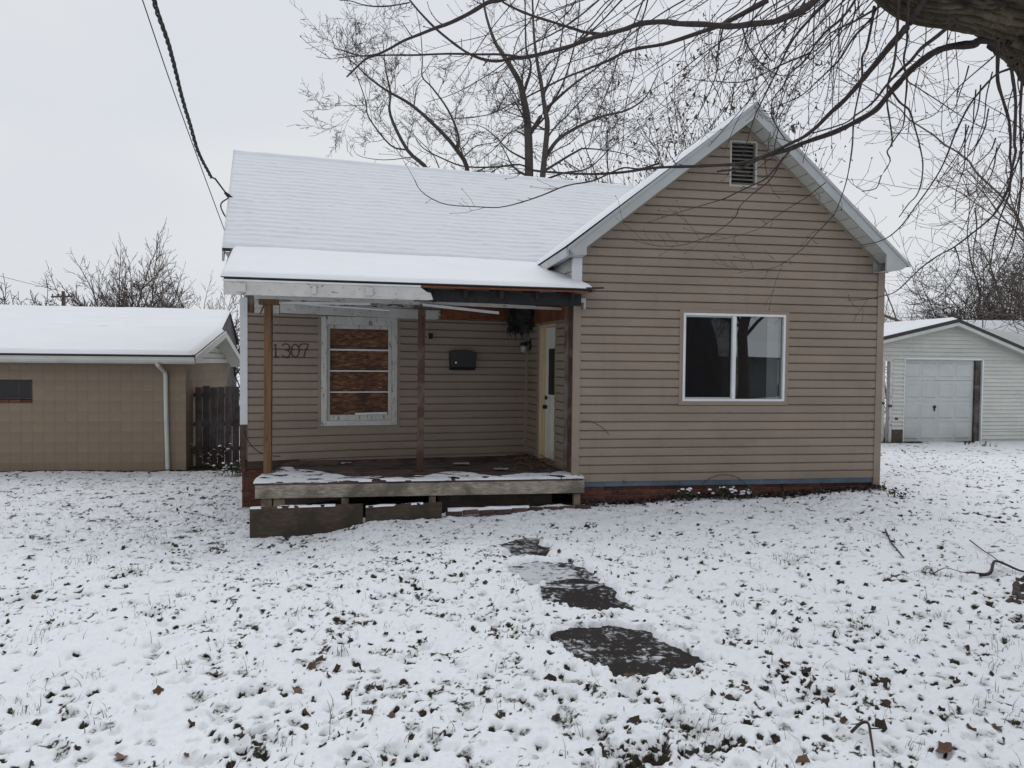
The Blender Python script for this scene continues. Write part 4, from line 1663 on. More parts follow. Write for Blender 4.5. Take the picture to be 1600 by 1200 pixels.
# ragged insulation hanging from the ceiling corner
ins = thing('hanging_insulation', 'ragged black insulation hanging from the porch ceiling by the door', 'insulation', K(4.05, -.25, 2.2))
nU, nV = 26, 30
V = []
for j in range(nV):
    for i in range(nU):
        s_, t_ = i / (nU - 1), j / (nV - 1)
        u = 3.84 + .36 * s_ + .03 * float(vnoise(t_ * 6, 1, 3))
        low = 2.16 + .10 * float(fbm(np.array([s_ * 7]), np.array([0.]), 5, 3)[0])
        z = 2.66 - (2.66 - low) * t_
        v = -.34 + .09 * float(fbm(np.array([s_ * 4]), np.array([t_ * 5]), 8, 4)[0]) + .05 * sin(s_ * 5)
        V.append(K(u, v, z))
i = np.arange(nV - 1)[:, None] * nU + np.arange(nU - 1)[None, :]
q = np.stack([i, i + 1, i + nU + 1, i + nU], -1).reshape(-1, 4)
sh = np_mesh('torn_sheet', V, q, M['tar'], ins, False)
sm = sh.modifiers.new('thick', 'SOLIDIFY')
sm.thickness = .03
mb = MB()
for k in range(26):
    u = 3.84 + rng.random() * .36
    z = 2.22 + rng.random() * .1
    mb.tube([K(u, -.31, z), K(u + rng.uniform(-.03, .03), -.31, z - .07), K(u + rng.uniform(-.05, .05), -.30, z - rng.uniform(.08, .2))], [.008, .005, .002], 4)
mb.build('shred', M['tar'], ins)

# debris on the deck
twp = thing('twig_heap', 'heap of dry twigs and leaves on the deck below the door', 'twigs', dp(3.55, 1.1, .25))
for k in range(46):
    mb = MB()
    c = (3.62 + rng.gauss(0, .17), 1.0 + rng.gauss(0, .38))
    a_ = rng.uniform(0, pi)
    L = rng.uniform(.12, .38)
    zz = .252 + rng.random() * .09
    p = [dp(c[0] + cos(a_) * L * (s - .5), c[1] + sin(a_) * L * (s - .5), zz + .05 * sin(s * pi) * rng.random()) for s in (0, .25, .5, .75, 1)]
    mb.tube(p, [.006, .0055, .005, .004, .002], 4)
    mb.build('twig', M['dry_stem'], twp)
for (t, b, a_, s_, lab) in ((2.62, 1.35, .3, .17, 'scrap of damp paper at the back of the porch deck'), (3.12, .78, -.2, .14, 'crumpled paper scrap nearer the snowy deck edge'), (.98, 1.55, .1, .10, 'small pale litter scrap against the wall below the boarded window')):
    mb = MB()
    n = 4
    vs = [dp(t + (i / n - .5) * s_ * 1.4, b + (j / n - .5) * s_, .256 + .02 * float(vnoise(i * .9, j * .9, int(t * 10)))) for j in range(n + 1) for i in range(n + 1)]
    mb.add(vs, [(j * (n + 1) + i, j * (n + 1) + i + 1, (j + 1) * (n + 1) + i + 1, (j + 1) * (n + 1) + i) for j in range(n) for i in range(n)])
    o = mb.build('paper_scrap', M['paper'], None)
    tag(o, lab, 'litter')

# service drop
def cable(name, label, pts, r, m, twist=0, sides=6, n=14):
    cp = [np.array(p) for p in catmull(pts, n)]
    mb = MB()
    if twist:
        strands = []
        for s in range(3):
            q = []
            L = 0
            for i, p in enumerate(cp):
                if i:
                    L += np.linalg.norm(p - cp[i - 1])
                ph = L * twist + s * 2 * pi / 3
                q.append(p + np.array((cos(ph), 0.3 * sin(ph), sin(ph))) * r * (1.1 + .35 * float(vnoise(L * 2.0, s, 9))))
            mb.tube([tuple(x) for x in q], r, sides)
    else:
        mb.tube([tuple(p) for p in cp], r, sides)
    o = mb.build(name, m, None, True)
    tag(o, label, 'cable')
    return o


hk = at(358, 304, 11.55)
cable('service_cable', 'thick twisted black service cable running up from the left roof edge',
      [at(330, 277, 11.0), at(310, 238, 10.2), at(297, 195, 9.6), at(285, 155, 9.0), at(274, 110, 8.4), at(262, 65, 7.8), at(243, 10, 7.2), at(232, -40, 6.8), (-3.06, 6.0, 5.52), (-2.4, 4.0, 6.15), (-1.2, 0, 7.4)], .011, M['cable'], 16, 6, 40)
cable('phone_wire', 'thin straight black wire left of the twisted service cable',
      [at(352, 363, 10.7), at(310, 250, 9.6), at(265, 125, 8.4), at(222, -2, 7.2), at(196, -75, 6.55), (-2.7, 4.0, 6.2), (-1.3, 0, 7.4)], .006, M['cable'], 0, 6)
cb_ = thing('cable_anchor', 'black cable clamp with drip loop at the left roof edge', 'cable clamp', at(358, 305, 11.4))
mb = MB()
c0 = Vector(at(357, 306, 11.45))
mb.tube([c0 + Vector((-.05, -.02, .05)), c0, c0 + Vector((.06, 0, -.04))], [.02, .032, .02], 8)
mb.tube([tuple(at(357, 307, 11.45)), tuple(at(336, 279, 11.1)), tuple(at(330, 277, 11.0))], [.012, .014, .012], 6)
mb.build('clamp', M['cable'], cb_)
mb = MB()
mb.tube([tuple(p) for p in catmull([at(356, 310, 11.4), at(347, 316, 11.3), at(345, 323, 11.25), at(349, 333, 11.2), at(354, 341, 11.2), at(357, 346, 11.2)], 5)], .011, 6)
mb.build('drip_loop', M['cable'], cb_)

# ================================================================== LEFT NEIGHBOUR: BLOCK GARAGE
A8 = radians(8.0)
L = F(-6.43, 14.5, A8)                      # right front corner; u runs to the left as negative
bl = thing('block_garage', 'low tan concrete block garage with snowy roof left of the house', 'garage', (-6.43, 14.5, -.5))
mb = MB()
EAV = 1.70
BWN = (-3.75, -2.80, .93, 1.33)
for (a, b, c, d) in ((-9, BWN[0], -1, EAV), (BWN[1], -.0, -1, EAV), (BWN[0], BWN[1], -1, BWN[2] - .09), (BWN[0], BWN[1], BWN[3], EAV)):
    mb.box(L, a, b - .001, .0018, .2, c, d)
mb.box(L, -.2, -.006, .2, 3.3, -1, EAV)
mb.box(L, -9, -.2, 3.1, 3.3, -1, EAV)
mb.build('wall', M['block'], bl)
blk = unit_box_mesh('block', .3994, .06, .1994, M['block'], 0)
blk_h = unit_box_mesh('half_block', .1994, .06, .1994, M['block'], 0)
for row in range(12):
    z = EAV - .10 - row * .2
    u = -.2 - (row % 2) * .2
    if row % 2:
        put('block', blk_h, L(-.1, .03 + rng.uniform(-.0007, .0007), z), bl, (0, 0, A8))
    while u > -4.9:
        if not (BWN[0] - .1 < u < BWN[1] + .1 and BWN[2] - .12 < z < BWN[3] + .06):
            put('block', blk, L(u, .03 + rng.uniform(-.0007, .0007), z), bl, (0, 0, A8))
        u -= .4
    v = .2 + (row % 2) * .2
    while v < 3.3:
        put('block', blk, L(-.03 + rng.uniform(-.0007, .0007), v + .006, z), bl, (0, 0, A8 + pi / 2))
        v += .4
mb = MB()
mb.box(L, BWN[0], BWN[1], .05, .10, BWN[2] - .0, BWN[3])
wn = mb.build('window', M['black_matte'], bl)
mb = MB()
mb.add([L(BWN[0] + .03, .035, BWN[2] + .02), L(BWN[1] - .03, .035, BWN[2] + .02), L(BWN[1] - .03, .035, BWN[3] - .02), L(BWN[0] + .03, .035, BWN[3] - .02)], [(0, 1, 2, 3)])
mb.build('pane', M['black'], wn)
mb = MB()
for xx in (BWN[1] - .03, BWN[1] - .25):
    mb.box(L, xx - .008, xx + .008, .03, .048, BWN[2], BWN[3])
mb.box(L, BWN[0], BWN[1], .02, .048, BWN[2] - .005, BWN[2] + .02)
mb.build('frame', M['concrete_dark'], wn)
for i in range(5):
    put('brick', bm_, L(BWN[1] - .1 - i * .205, .025, BWN[2] - .045), bl, (0, 0, A8))
# roof
APV, APZ = 1.95, 2.36
OV = .28
e0z = 1.80
lp = lambda u, v, z: L(u, v, z)
sl_f = (APZ - e0z) / (APV + .35)
pts = [L(-9, -.35, e0z), L(OV, -.35, e0z), L(OV, APV, APZ), L(-9, APV, APZ)]
roof_slab(bl, 'roof', *pts, .05, M['shingle'])
bz = 1.70
ptb = [L(OV, 3.65, bz), L(-9, 3.65, bz), L(-9, APV, APZ), L(OV, APV, APZ)]
roof_slab(bl, 'roof', *ptb, .05, M['shingle'])
snow_slab(bl, L(-9, -.33, e0z), L(OV - .02, -.33, e0z), L(OV - .02, APV, APZ), L(-9, APV, APZ), 120, 40, .075, 0, .14, .012, 1.5, (0, .10, .10, 0), 51)
snow_slab(bl, L(OV - .02, 3.6, bz), L(-9, 3.6, bz), L(-9, APV, APZ), L(OV - .02, APV, APZ), 60, 24, .07, 0, .14, .01, 1.5, (.08, 0, .1, 0), 52)
# gutter, fascia, downpipe
mb = MB()
mb.box(L, -9, OV - .02, -.335, -.31, 1.63, 1.765)
mb.build('fascia', M['gutter'], bl)
mb = MB()
gp_ = [(-.337, 1.655), (-.40, 1.655), (-.43, 1.70), (-.43, 1.735), (-.445, 1.748), (-.445, 1.76), (-.42, 1.76), (-.42, 1.69), (-.39, 1.668), (-.337, 1.668)]
mb.prism([L(-9, v, z) for v, z in gp_], Vector(L(OV, 0, 0)) - Vector(L(-9, 0, 0)))
mb.build('gutter', M['gutter'], bl)
mb = MB()
zb_ = ground(*L(-.35, -.05, 0)[:2])
dpts = [L(-.42, -.39, 1.66), L(-.40, -.36, 1.60), L(-.37, -.09, 1.48), L(-.36, -.055, 1.40), L(-.35, -.055, .5), L(-.33, -.055, zb_ + .22), L(-.32, -.08, zb_ + .06)]
mb.tube([Vector(p) for p in dpts], .042, 8)
mb.build('downpipe', M['gutter'], bl)
# gable end: white siding triangle, barge boards
gfr = F(*L(0, 0, 0)[:2], A8 + pi / 2)       # u runs backwards, outward normal to the right
gex = lambda z: (max(-.05, (z - e0z + .10) / sl_f - .35), min(3.35, 3.65 - (z - bz + .10) * (3.65 - APV) / (APZ - bz)))
siding(bl, gfr, 1.64, 2.30, gex, (), M['vinyl_white'], exposure=.12, seam=9)
mb = MB()
off = Vector(L(.025, 0, 0)) - Vector(L(0, 0, 0))
mb.prism([L(OV, -.36, e0z - .01), L(OV, APV, APZ - .01), L(OV, APV, APZ - .15), L(OV, -.36, e0z - .15)], off)
mb.build('barge_board', M['gutter'], bl)
mb = MB()
mb.prism([L(OV, 3.68, bz - .01), L(OV, APV, APZ - .01), L(OV, APV, APZ - .15), L(OV, 3.68, bz - .15)], off)
mb.build('barge_board', M['gutter'], bl)
mb = MB()
mb.hexa([L(.02, -.36, e0z - .16), L(OV, -.36, e0z - .16), L(OV, APV, APZ - .16), L(.02, APV, APZ - .16), L(.02, -.36, e0z - .15), L(OV, -.36, e0z - .15), L(OV, APV, APZ - .15), L(.02, APV, APZ - .15)])
mb.hexa([L(.02, APV, APZ - .16), L(OV, APV, APZ - .16), L(OV, 3.65, bz - .16), L(.02, 3.65, bz - .16), L(.02, APV, APZ - .15), L(OV, APV, APZ - .15), L(OV, 3.65, bz - .15), L(.02, 3.65, bz - .15)])
mb.build('soffit', M['gutter'], bl)
# building behind with the higher roof
bh = thing('rear_shed', 'long shed with snow covered metal roof rising behind the block garage', 'shed', L(-3, 4.2, -.5))
r0 = (-7.55, 18.9, 2.28)
r1 = (-8.42, 22.0, 3.13)
dL_ = Vector((-cos(A8 + .05), -sin(A8 + .05), 0)) * 11
q0 = Vector(r0) + dL_
q1 = Vector(r1) + dL_
roof_slab(bh, 'roof', q0, r0, r1, q1, .06, M['shingle'])
snow_slab(bh, q0, r0, r1, q1, 120, 50, .07, .012, .45, .016, .8, (0, .06, .06, 0), 55)
k1 = Vector(r1) + Vector((-.85, 3.0, -.85))
roof_slab(bh, 'roof', k1, k1 + dL_, q1, r1, .06, M['shingle'])
mb = MB()
mb.prism([(r0[0] - .02, r0[1] + .1, -.6), (k1.x - .05, k1.y - .1, -.6), (k1.x - .05, k1.y - .1, k1.z - .05), (r1[0] - .02, r1[1], 3.09), (r0[0] - .02, r0[1] + .1, 2.24)], dL_ * .97)
mb.build('wall', M['old_dark'], bh)

# fence between the garage and the house
fn = thing('picket_fence', 'tall weathered dark grey board fence between block garage and house', 'fence', L(.5, .5, -.5))
x = .03
i = 0
while x < 2.0:
    gx, gy, _ = L(x, .55, 0)
    g0 = ground(gx, gy)
    top = 1.165 + rng.uniform(-.015, .015)
    mb = MB()
    mb.box(L, x, x + .135, .53 + rng.uniform(-.004, .004), .552, g0 - .05, top)
    mb.build('picket', M['fence'], fn)
    x += .1425 + rng.uniform(-.002, .006)
for z in (-.15, .35, .95):
    mb = MB()
    mb.box(L, 0.0, 2.0, .556, .595, z, z + .085)
    mb.build('rail', M['fence'], fn)

# ================================================================== RIGHT NEIGHBOUR: WHITE GARAGE
M['door_grey'] = simple('dull_grey_white_door', (0.49, 0.51, 0.505), 0.45, 0.07, 3, 0.04)
A10 = radians(10.0)
R = F(9.86, 18.5, A10)                      # left bottom corner of the overhead door
rg = thing('white_garage', 'white sided single garage with overhead door right of the house', 'garage', (9.86, 18.5, -.2))
DWI, DHT, ZG = 2.05, 1.92, -.20
wz = 2.25
mb = MB()
for (a, b, c, d) in ((-.34, 0, -.6, wz), (DWI + .17, 6.0, -.6, wz), (0, DWI + .17, DHT - .03, wz), (-1.6, -1.05, -.6, wz), (-1.05, -.34, 1.9, wz)):
    mb.box(R, a, b, .005, .12, c, d)
mb.prism([R(-1.6, .005, wz), R(6, .005, wz), R(1.30, .005, 2.86)], Vector(R(0, .1, 0)) - Vector(R(0, 0, 0)))
mb.build('wall', M['vinyl_white'], rg)


def joined_siding(parent, fr, z0, z1, runs, exposure, m, name='siding'):
    """courses too fine to tell apart singly: one part, real laps"""
    mb = MB()
    z = z0
    while z < z1 - .01:
        h = min(exposure, z1 - z)
        for a, b in runs(z + .4 * h):
            if b - a > .02:
                mb.add([fr(a, 0, z), fr(b, 0, z), fr(b, -.034, z + .001), fr(a, -.034, z + .001), fr(b, -.004, z + h), fr(a, -.004, z + h)], [(0, 1, 2, 3), (3, 2, 4, 5)])
        z += exposure
    return mb.build(name, m, parent, kind='stuff')


PKU, PKZ = 1.30, 2.93


def rruns(z):
    lo, hi = -1.6, 6.0
    if z > 2.2:
        lo = max(lo, PKU - (PKZ - .08 - z) / .235)
        hi = min(hi, PKU + (PKZ - .08 - z) / .33)
    out = []
    if z < DHT - .02:
        out = [(-.335, -.02), (DWI + .20, hi)]
    else:
        out = [(lo, hi)]
    return out


joined_siding(rg, R, .14, DHT - .02, rruns, .1, M['vinyl_white'])
joined_siding(rg, F(R.x, R.y, A10), -.12, .14, lambda z: [(DWI + .20, 6.0)], .1, M['vinyl_white'])
joined_siding(rg, R, DHT - .02, 2.9, rruns, .1, M['vinyl_white'])
mb = MB()
mb.box(R, -.33, -.03, -.022, .0, -.35, .135)
mb.build('plinth_board', M['concrete_dark'], rg)
mb = MB()
mb.box(R, -.02, .0, -.03, .11, -.25, DHT)
mb.box(R, DWI + .165, DWI + .20, -.03, .11, -.25, DHT)
mb.box(R, 0, DWI + .165, -.03, .11, DHT - .02, DHT + .02)
mb.build('door_trim', M['trim_white'], rg)
mb = MB()
mb.box(R, DWI + .01, DWI + .16, .02, .11, -.3, DHT - .021)
mb.build('door_post', M['old_dark'], rg)
od = thing  # (kept short)
hs = (DHT - .02 - ZG) / 4
for k in range(4):
    z0_, z1_ = ZG + k * hs, ZG + (k + 1) * hs - .008
    mb = MB()
    mb.box(R, .002, DWI, .075, .105, z0_, z1_)
    sec = mb.build('door_panel', M['door_grey'], rg)
    for c in range(4):
        a = .05 + c * (DWI - .08) / 4
        b = a + (DWI - .08) / 4 - .06
        mb = MB()
        c0_, c1_ = z0_ + .09, z1_ - .08
        # raised field with a sloped surround
        o_ = [R(a, .0745, c0_), R(b, .0745, c0_), R(b, .0745, c1_), R(a, .0745, c1_)]
        i_ = [R(a + .030, .062, c0_ + .022), R(b - .030, .052, c0_ + .022), R(b - .030, .052, c1_ - .022), R(a + .030, .062, c1_ - .022)]
        mb.add(o_ + i_, [(4, 5, 6, 7)] + [(j, (j + 1) % 4, (j + 1) % 4 + 4, j + 4) for j in range(4)])
        mb.build('embossed_panel', M['door_grey'], sec)
mb = MB()
mb.tube([R(.92, .075, .70), R(.92, .04, .70)], .045, 12)
mb.tube([R(.92, .045, .70), R(.91, .03, .60)], .018, 8)
mb.build('door_handle', M['black'], rg)
mb = MB()
mb.box(R, -.245, -.165, -.032, -.018, .38, .45)
mb.build('vent_plate', M['concrete_dark'], rg)
# side entry left of the overhead door
mb = MB()
mb.box(R, -.42, -.345, -.03, .1, -.25, 1.92)
mb.box(R, -1.05, -.42, -.03, .1, 1.85, 1.92)
mb.build('entry_frame', M['peel_z'], rg)
mb = MB()
mb.box(R, -1.02, -.50, .05, .09, -.2, 1.84)
ed = mb.build('entry_door', M['peel_z'], rg)
mb = MB()
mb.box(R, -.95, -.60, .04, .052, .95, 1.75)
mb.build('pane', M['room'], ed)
mb = MB()
mb.tube([R(-.55, .05, .80), R(-.55, -.0, .80)], .03, 10)
mb.box(R, -.47, -.36, -.05, -.03, .70, .76)
mb.build('latch', M['concrete_dark'], ed)
# roof
def rroof(u0_, z0_, u1_, z1_, sd):
    a, b, c, d = R(u0_, -.25, z0_), R(u1_, -.25, z1_), R(u1_, 6, z1_), R(u0_, 6, z0_)
    roof_slab(rg, 'roof', a, b, c, d, .06, M['shingle'])
    snow_slab(rg, R(u0_, -.2, z0_), R(u1_, -.2, z1_), R(u1_, 6, z1_), R(u0_, 6, z0_), 40, 40, .05, 0, .14, .008, 1.5, (.05, 0, .06, 0) if u0_ < u1_ else (.05, 0, .06, 0), sd)
    mb = MB()
    mb.prism([R(u0_, -.262, z0_ - .005), R(u1_, -.262, z1_ - .005), R(u1_, -.262, z1_ - .085), R(u0_, -.262, z0_ - .085)], Vector(R(0, .012, 0)) - Vector(R(0, 0, 0)))
    mb.build('rake_edge', M['shingle'], rg)
    mb = MB()
    mb.prism([R(u0_, -.245, z0_ - .07), R(u1_, -.245, z1_ - .07), R(u1_, -.245, z1_ - .17), R(u0_, -.245, z0_ - .17)], Vector(R(0, .02, 0)) - Vector(R(0, 0, 0)))
    mb.build('rake_board', M['gutter'], rg)
    mb = MB()
    mb.hexa([R(u0_, -.22, z0_ - .14), R(u1_, -.22, z1_ - .14), R(u1_, 0, z1_ - .14), R(u0_, 0, z0_ - .14), R(u0_, -.22, z0_ - .13), R(u1_, -.22, z1_ - .13), R(u1_, 0, z1_ - .13), R(u0_, 0, z0_ - .13)])
    mb.build('soffit', M['gutter'], rg)


rroof(-1.9, PKZ - .225 * 3.26, PKU, PKZ, 61)
rroof(6.3, PKZ - .36 * 4.94, PKU, PKZ, 62)

nh = thing('neighbour_house', 'neighbouring house with broad snowy roof behind the white garage', 'house', (20, 24, -.2))
a0, a1 = Vector((15.0, 23.2, 2.2)), Vector((15.0, 26.2, 3.32))
dR_ = Vector((14, 2.2, 0.12))
roof_slab(nh, 'roof', a0, a0 + dR_, a1 + dR_, a1, .08, M['shingle'])
snow_slab(nh, a0, a0 + dR_, a1 + dR_, a1, 60, 40, .07, .01, .16, .012, 1, (.08, 0, .1, 0), 66)
roof_slab(nh, 'roof', a1, a1 + dR_, a0 + dR_ + Vector((0, 6, 0)), a0 + Vector((0, 6, 0)), .08, M['snow_roof'])
mb = MB()
mb.prism([a0 + Vector((.3, .4, -2.6)), a0 + Vector((.3, 5.6, -2.6)), a0 + Vector((.3, 5.6, 0.1)), a1 + Vector((.3, 0, -.06)), a0 + Vector((.3, .4, 0.1))], dR_ * .96)
mb.build('wall', M['vinyl_white'], nh)

# house across the street: stands behind the camera and shows in the panes
oh = thing('opposite_house', 'dark brown bungalow with snowy roof across the street mirrored in the panes', 'house', (28, -24, -.2))
fo = F(28, -24, radians(-35))
mb = MB()
mb.box(fo, -13, 13, -4, 3.98, -.5, 2.15)
mb.build('wall', M['grey_wood'], oh)
joined_siding(oh, F(*fo(13, 4, 0)[:2], radians(-35) + pi), -.2, 2.1, lambda z: [(0, 26)], .22, M['grey_slate'])
mb = MB()
mb.prism([fo(-13.6, -4.6, 2.1), fo(-13.6, 4.6, 2.1), fo(-13.6, 0, 3.35)], Vector(fo(13.6, 0, 0)) - Vector(fo(-13.6, 0, 0)))
mb.build('roof', M['snow_roof'], oh)
for i in range(5):
    mb = MB()
    u = -7.4 + i * 3.4
    mb.box(fo, u, u + 1.4, 4.0, 4.05, .7 if i != 2 else -.1, 1.9)
    wq_ = mb.build('window' if i != 2 else 'door', M['black'] if i != 2 else M['trim_white'], oh)
    mb = MB()
    mb.box(fo, u - .1, u, 4.0, 4.08, .6, 1.98)
    mb.box(fo, u + 1.4, u + 1.5, 4.0, 4.08, .6, 1.98)
    mb.box(fo, u, u + 1.4, 4.0, 4.08, 1.9, 1.98)
    mb.build('frame', M['trim_white'], wq_)

# ================================================================== TREES
def grow(rg_, start, dirv, length, r0, level, maxl, out, P, tips=None):
    n = max(4, min(11, int(length / P['seg'])))
    st = length / n
    p = list(start)
    d = list(dirv)
    pts = [tuple(p)]
    rad = [r0]
    kids = []
    wob = P['wob']
    up = P['up'] if level < maxl else P.get('up_tip', P['up'])
    rt = r0 * (P['tip'] if level < maxl else .45)
    for i in range(n):
        d[0] += rg_.gauss(0, wob)
        d[1] += rg_.gauss(0, wob)
        d[2] += rg_.gauss(0, wob) + up
        m_ = sqrt(d[0] ** 2 + d[1] ** 2 + d[2] ** 2)
        d = [c / m_ for c in d]
        p = [p[k] + d[k] * st for k in range(3)]
        pts.append(tuple(p))
        rad.append(max(P['rmin'], r0 + (rt - r0) * (i + 1) / n))
        kids.append((tuple(p), tuple(d), rad[-1], (i + 1) / n))
    out.append((pts, rad))
    if level >= maxl:
        if tips is not None:
            tips.append((pts[-1], d))
        return
    nb = P['nb'][min(level, len(P['nb']) - 1)]
    nb = max(1, int(nb * rg_.uniform(.75, 1.25) + .5))
    for k in range(nb):
        f = P['start'] + (1 - P['start']) * (k + rg_.random()) / nb
        kp, kd, kr, kt = kids[min(n - 1, int(f * n))]
        ang = radians(rg_.uniform(*P['ang']))
        ax = Vector((rg_.gauss(0, 1), rg_.gauss(0, 1), rg_.gauss(0, 1)))
        kdv = Vector(kd)
        ax = (ax - kdv * ax.dot(kdv)).normalized()
        nd = kdv * cos(ang) + ax * sin(ang)
        ln = length * P['ratio'] * rg_.uniform(.6, 1.15) * (1.15 - .55 * f)
        grow(rg_, kp, tuple(nd), ln, max(P['rmin'], kr * P['rr'] * rg_.uniform(.7, 1)), level + 1, maxl, out, P, tips)
    # leader continues
    kp, kd, kr, kt = kids[-1]
    grow(rg_, kp, kd, length * P['ratio'] * 1.05, kr * .9, level + 1, maxl, out, P, tips)


def plant(name, label, cat, base, out, m, group=None, split=0.05, sides=(6, 3), crown='branches', seeds=None, part_kind=None):
    t = thing(name, label, cat, base, group)
    big = [o for o in out if o[1][0] >= split]
    small = [o for o in out if o[1][0] < split]
    if big:
        v, q = tubes_np(big, sides[0])
        np_mesh('trunk', v, q, m, t, True)
    if small:
        v, q = tubes_np(small, sides[1])
        np_mesh(crown, v, q, m, t, True)
    if seeds:
        np_mesh('seed_clusters', seeds[0], seeds[1], M['seed'], t, False, 'stuff')
    return t


PB = dict(seg=.5, wob=.10, up=.02, tip=.6, rmin=.0075, nb=[5, 5, 5, 4], start=.25, ang=(22, 58), ratio=.62, rr=.62)


def traced(px_lists, Y, rscale, rg_, out, P, lvl=2, twig_len=1.6, dens=1.1):
    """limbs with known courses plus procedural twigs growing off them"""
    for pts, ra, rb, dy in px_lists:
        ra, rb = ra * rscale, rb * rscale
        q = [at(x, y, Y + dy * i / max(1, len(pts) - 1)) for i, (x, y) in enumerate(pts)]
        cp = catmull(q, 4)
        n = len(cp)
        out.append(([tuple(p) for p in cp], [ra + (rb - ra) * i / (n - 1) for i in range(n)]))
        for i in range(1, n):
            seg = np.array(cp[i]) - np.array(cp[i - 1])
            ls = np.linalg.norm(seg)
            k = int(dens * ls + rg_.random())
            for _ in range(k):
                t_ = seg / ls
                ax = np.array((rg_.gauss(0, 1), rg_.gauss(0, 1), rg_.gauss(0, 1) + .2))
                ax = ax - t_ * ax.dot(t_)
                ax /= np.linalg.norm(ax)
                a_ = radians(rg_.uniform(30, 65))
                d_ = t_ * cos(a_) + ax * sin(a_)
                p_ = np.array(cp[i - 1]) + seg * rg_.random()
                rr_ = (ra + (rb - ra) * i / n)
                grow(rg_, tuple(p_), tuple(d_), twig_len * rg_.uniform(.5, 1.2), max(P['rmin'], rr_ * .4), 0, lvl, out, P)


def gbase(px, Y):
    x_ = at(px, 600, Y)[0]
    return (x_, Y, ground(x_, Y))


PT = dict(seg=.24, wob=.15, up=.02, tip=.55, rmin=.0052, nb=[4, 3, 3], start=.15, ang=(25, 70), ratio=.62, rr=.65)
r_ = random.Random(5)
out = []
Y1 = 21.0
b1 = gbase(712, Y1)
base_pt = (708, 600 + 560)
traced([
    ([(700, 470), (690, 340), (670, 269), (637, 235), (610, 180), (610, 145), (602, 105), (598, 60)], .14, .012, -1),
    ([(637, 235), (610, 227), (577, 185), (572, 160), (560, 125), (547, 95), (540, 70)], .055, .01, 1),
    ([(704, 470), (715, 380), (731, 275), (712, 232), (675, 192), (640, 162), (605, 142), (575, 120), (555, 100), (535, 85)], .15, .012, .5),
    ([(715, 240), (716, 212), (700, 172), (675, 137), (660, 120), (660, 92), (657, 50), (650, 15)], .075, .012, 1),
    ([(647, 165), (652, 135), (662, 122)], .04, .012, 0),
    ([(722, 248), (745, 228), (775, 222), (800, 205)], .04, .01, 1),
    ([(686, 262), (675, 240), (640, 205), (625, 190)], .035, .01, -1),
    ([(650, 245), (600, 250), (560, 243), (549, 225)], .03, .008, 0),
    ([(572, 165), (548, 165), (520, 165), (506, 168)], .02, .007, 0),
], Y1, .58, r_, out, PT, 3, .95, 1.6)
out.append(([(b1[0], b1[1], b1[2] - .2), at(702, 520, Y1), at(700, 470, Y1)], [.2, .13, .1]))
plant('bare_tree', 'dark bare tree with two leaning trunks behind the left part of the roof', 'tree', b1, out, M['bark'], 'bare trees behind the house', .05, (6, 3))

out = []
Y2 = 19.0
b2 = gbase(835, Y2)
traced([
    ([(828, 400), (827, 285), (825, 200), (817, 150), (810, 125), (787, 87), (772, 62), (757, 12), (750, -60)], .20, .02, 0),
    ([(830, 207), (850, 175), (875, 150), (905, 125), (940, 100), (975, 60)], .085, .012, 1),
    ([(838, 400), (847, 285), (855, 200), (852, 175), (847, 140), (840, 100), (835, 62), (832, 0), (830, -80)], .13, .02, -1),
    ([(817, 150), (830, 105), (822, 75), (820, 0), (815, -70)], .07, .015, 1),
    ([(850, 250), (870, 220), (900, 200), (940, 182), (980, 172), (1010, 150), (1030, 110)], .085, .012, -1.5),
    ([(850, 267), (900, 237), (920, 232), (975, 240), (1015, 258)], .06, .01, 1),
    ([(822, 250), (795, 235), (775, 215), (750, 197), (712, 195)], .05, .008, -.5),
    ([(851, 180), (880, 130), (900, 60), (905, 10), (910, -50)], .05, .012, 1),
    ([(848, 150), (870, 100), (880, 40), (890, -30)], .05, .012, 0),
    ([(826, 215), (800, 205), (770, 235), (735, 262)], .04, .008, 1),
    ([(845, 283), (880, 270), (920, 262), (960, 225), (990, 200)], .06, .01, 0),
], Y2, .66, r_, out, PT, 3, 1.15, 1.4)
out.append(([(b2[0], b2[1], b2[2] - .2), at(834, 520, Y2), at(830, 400, Y2)], [.27, .21, .17]))
plant('bare_tree', 'tall dark bare tree with straight forked trunk behind the middle of the house', 'tree', b2, out, M['bark'], 'bare trees behind the house', .05, (7, 3))


def seeds_at(tips, rg_, per=5, size=.1, spread=.25):
    V, Q = [], []
    for p, d in tips:
        for k in range(per):
            c = [p[0] + rg_.gauss(0, spread), p[1] + rg_.gauss(0, spread), p[2] - abs(rg_.gauss(0, spread))]
            s = size * rg_.uniform(.4, 1)
            a_ = rg_.uniform(0, pi)
            b = len(V)
            V += [(c[0] + rg_.gauss(0, s * .6), c[1] + rg_.gauss(0, s * .6), c[2] + rg_.gauss(0, s * .8)) for _ in range(3)]
            Q.append((b, b + 1, b + 2))
    return (V, Q)


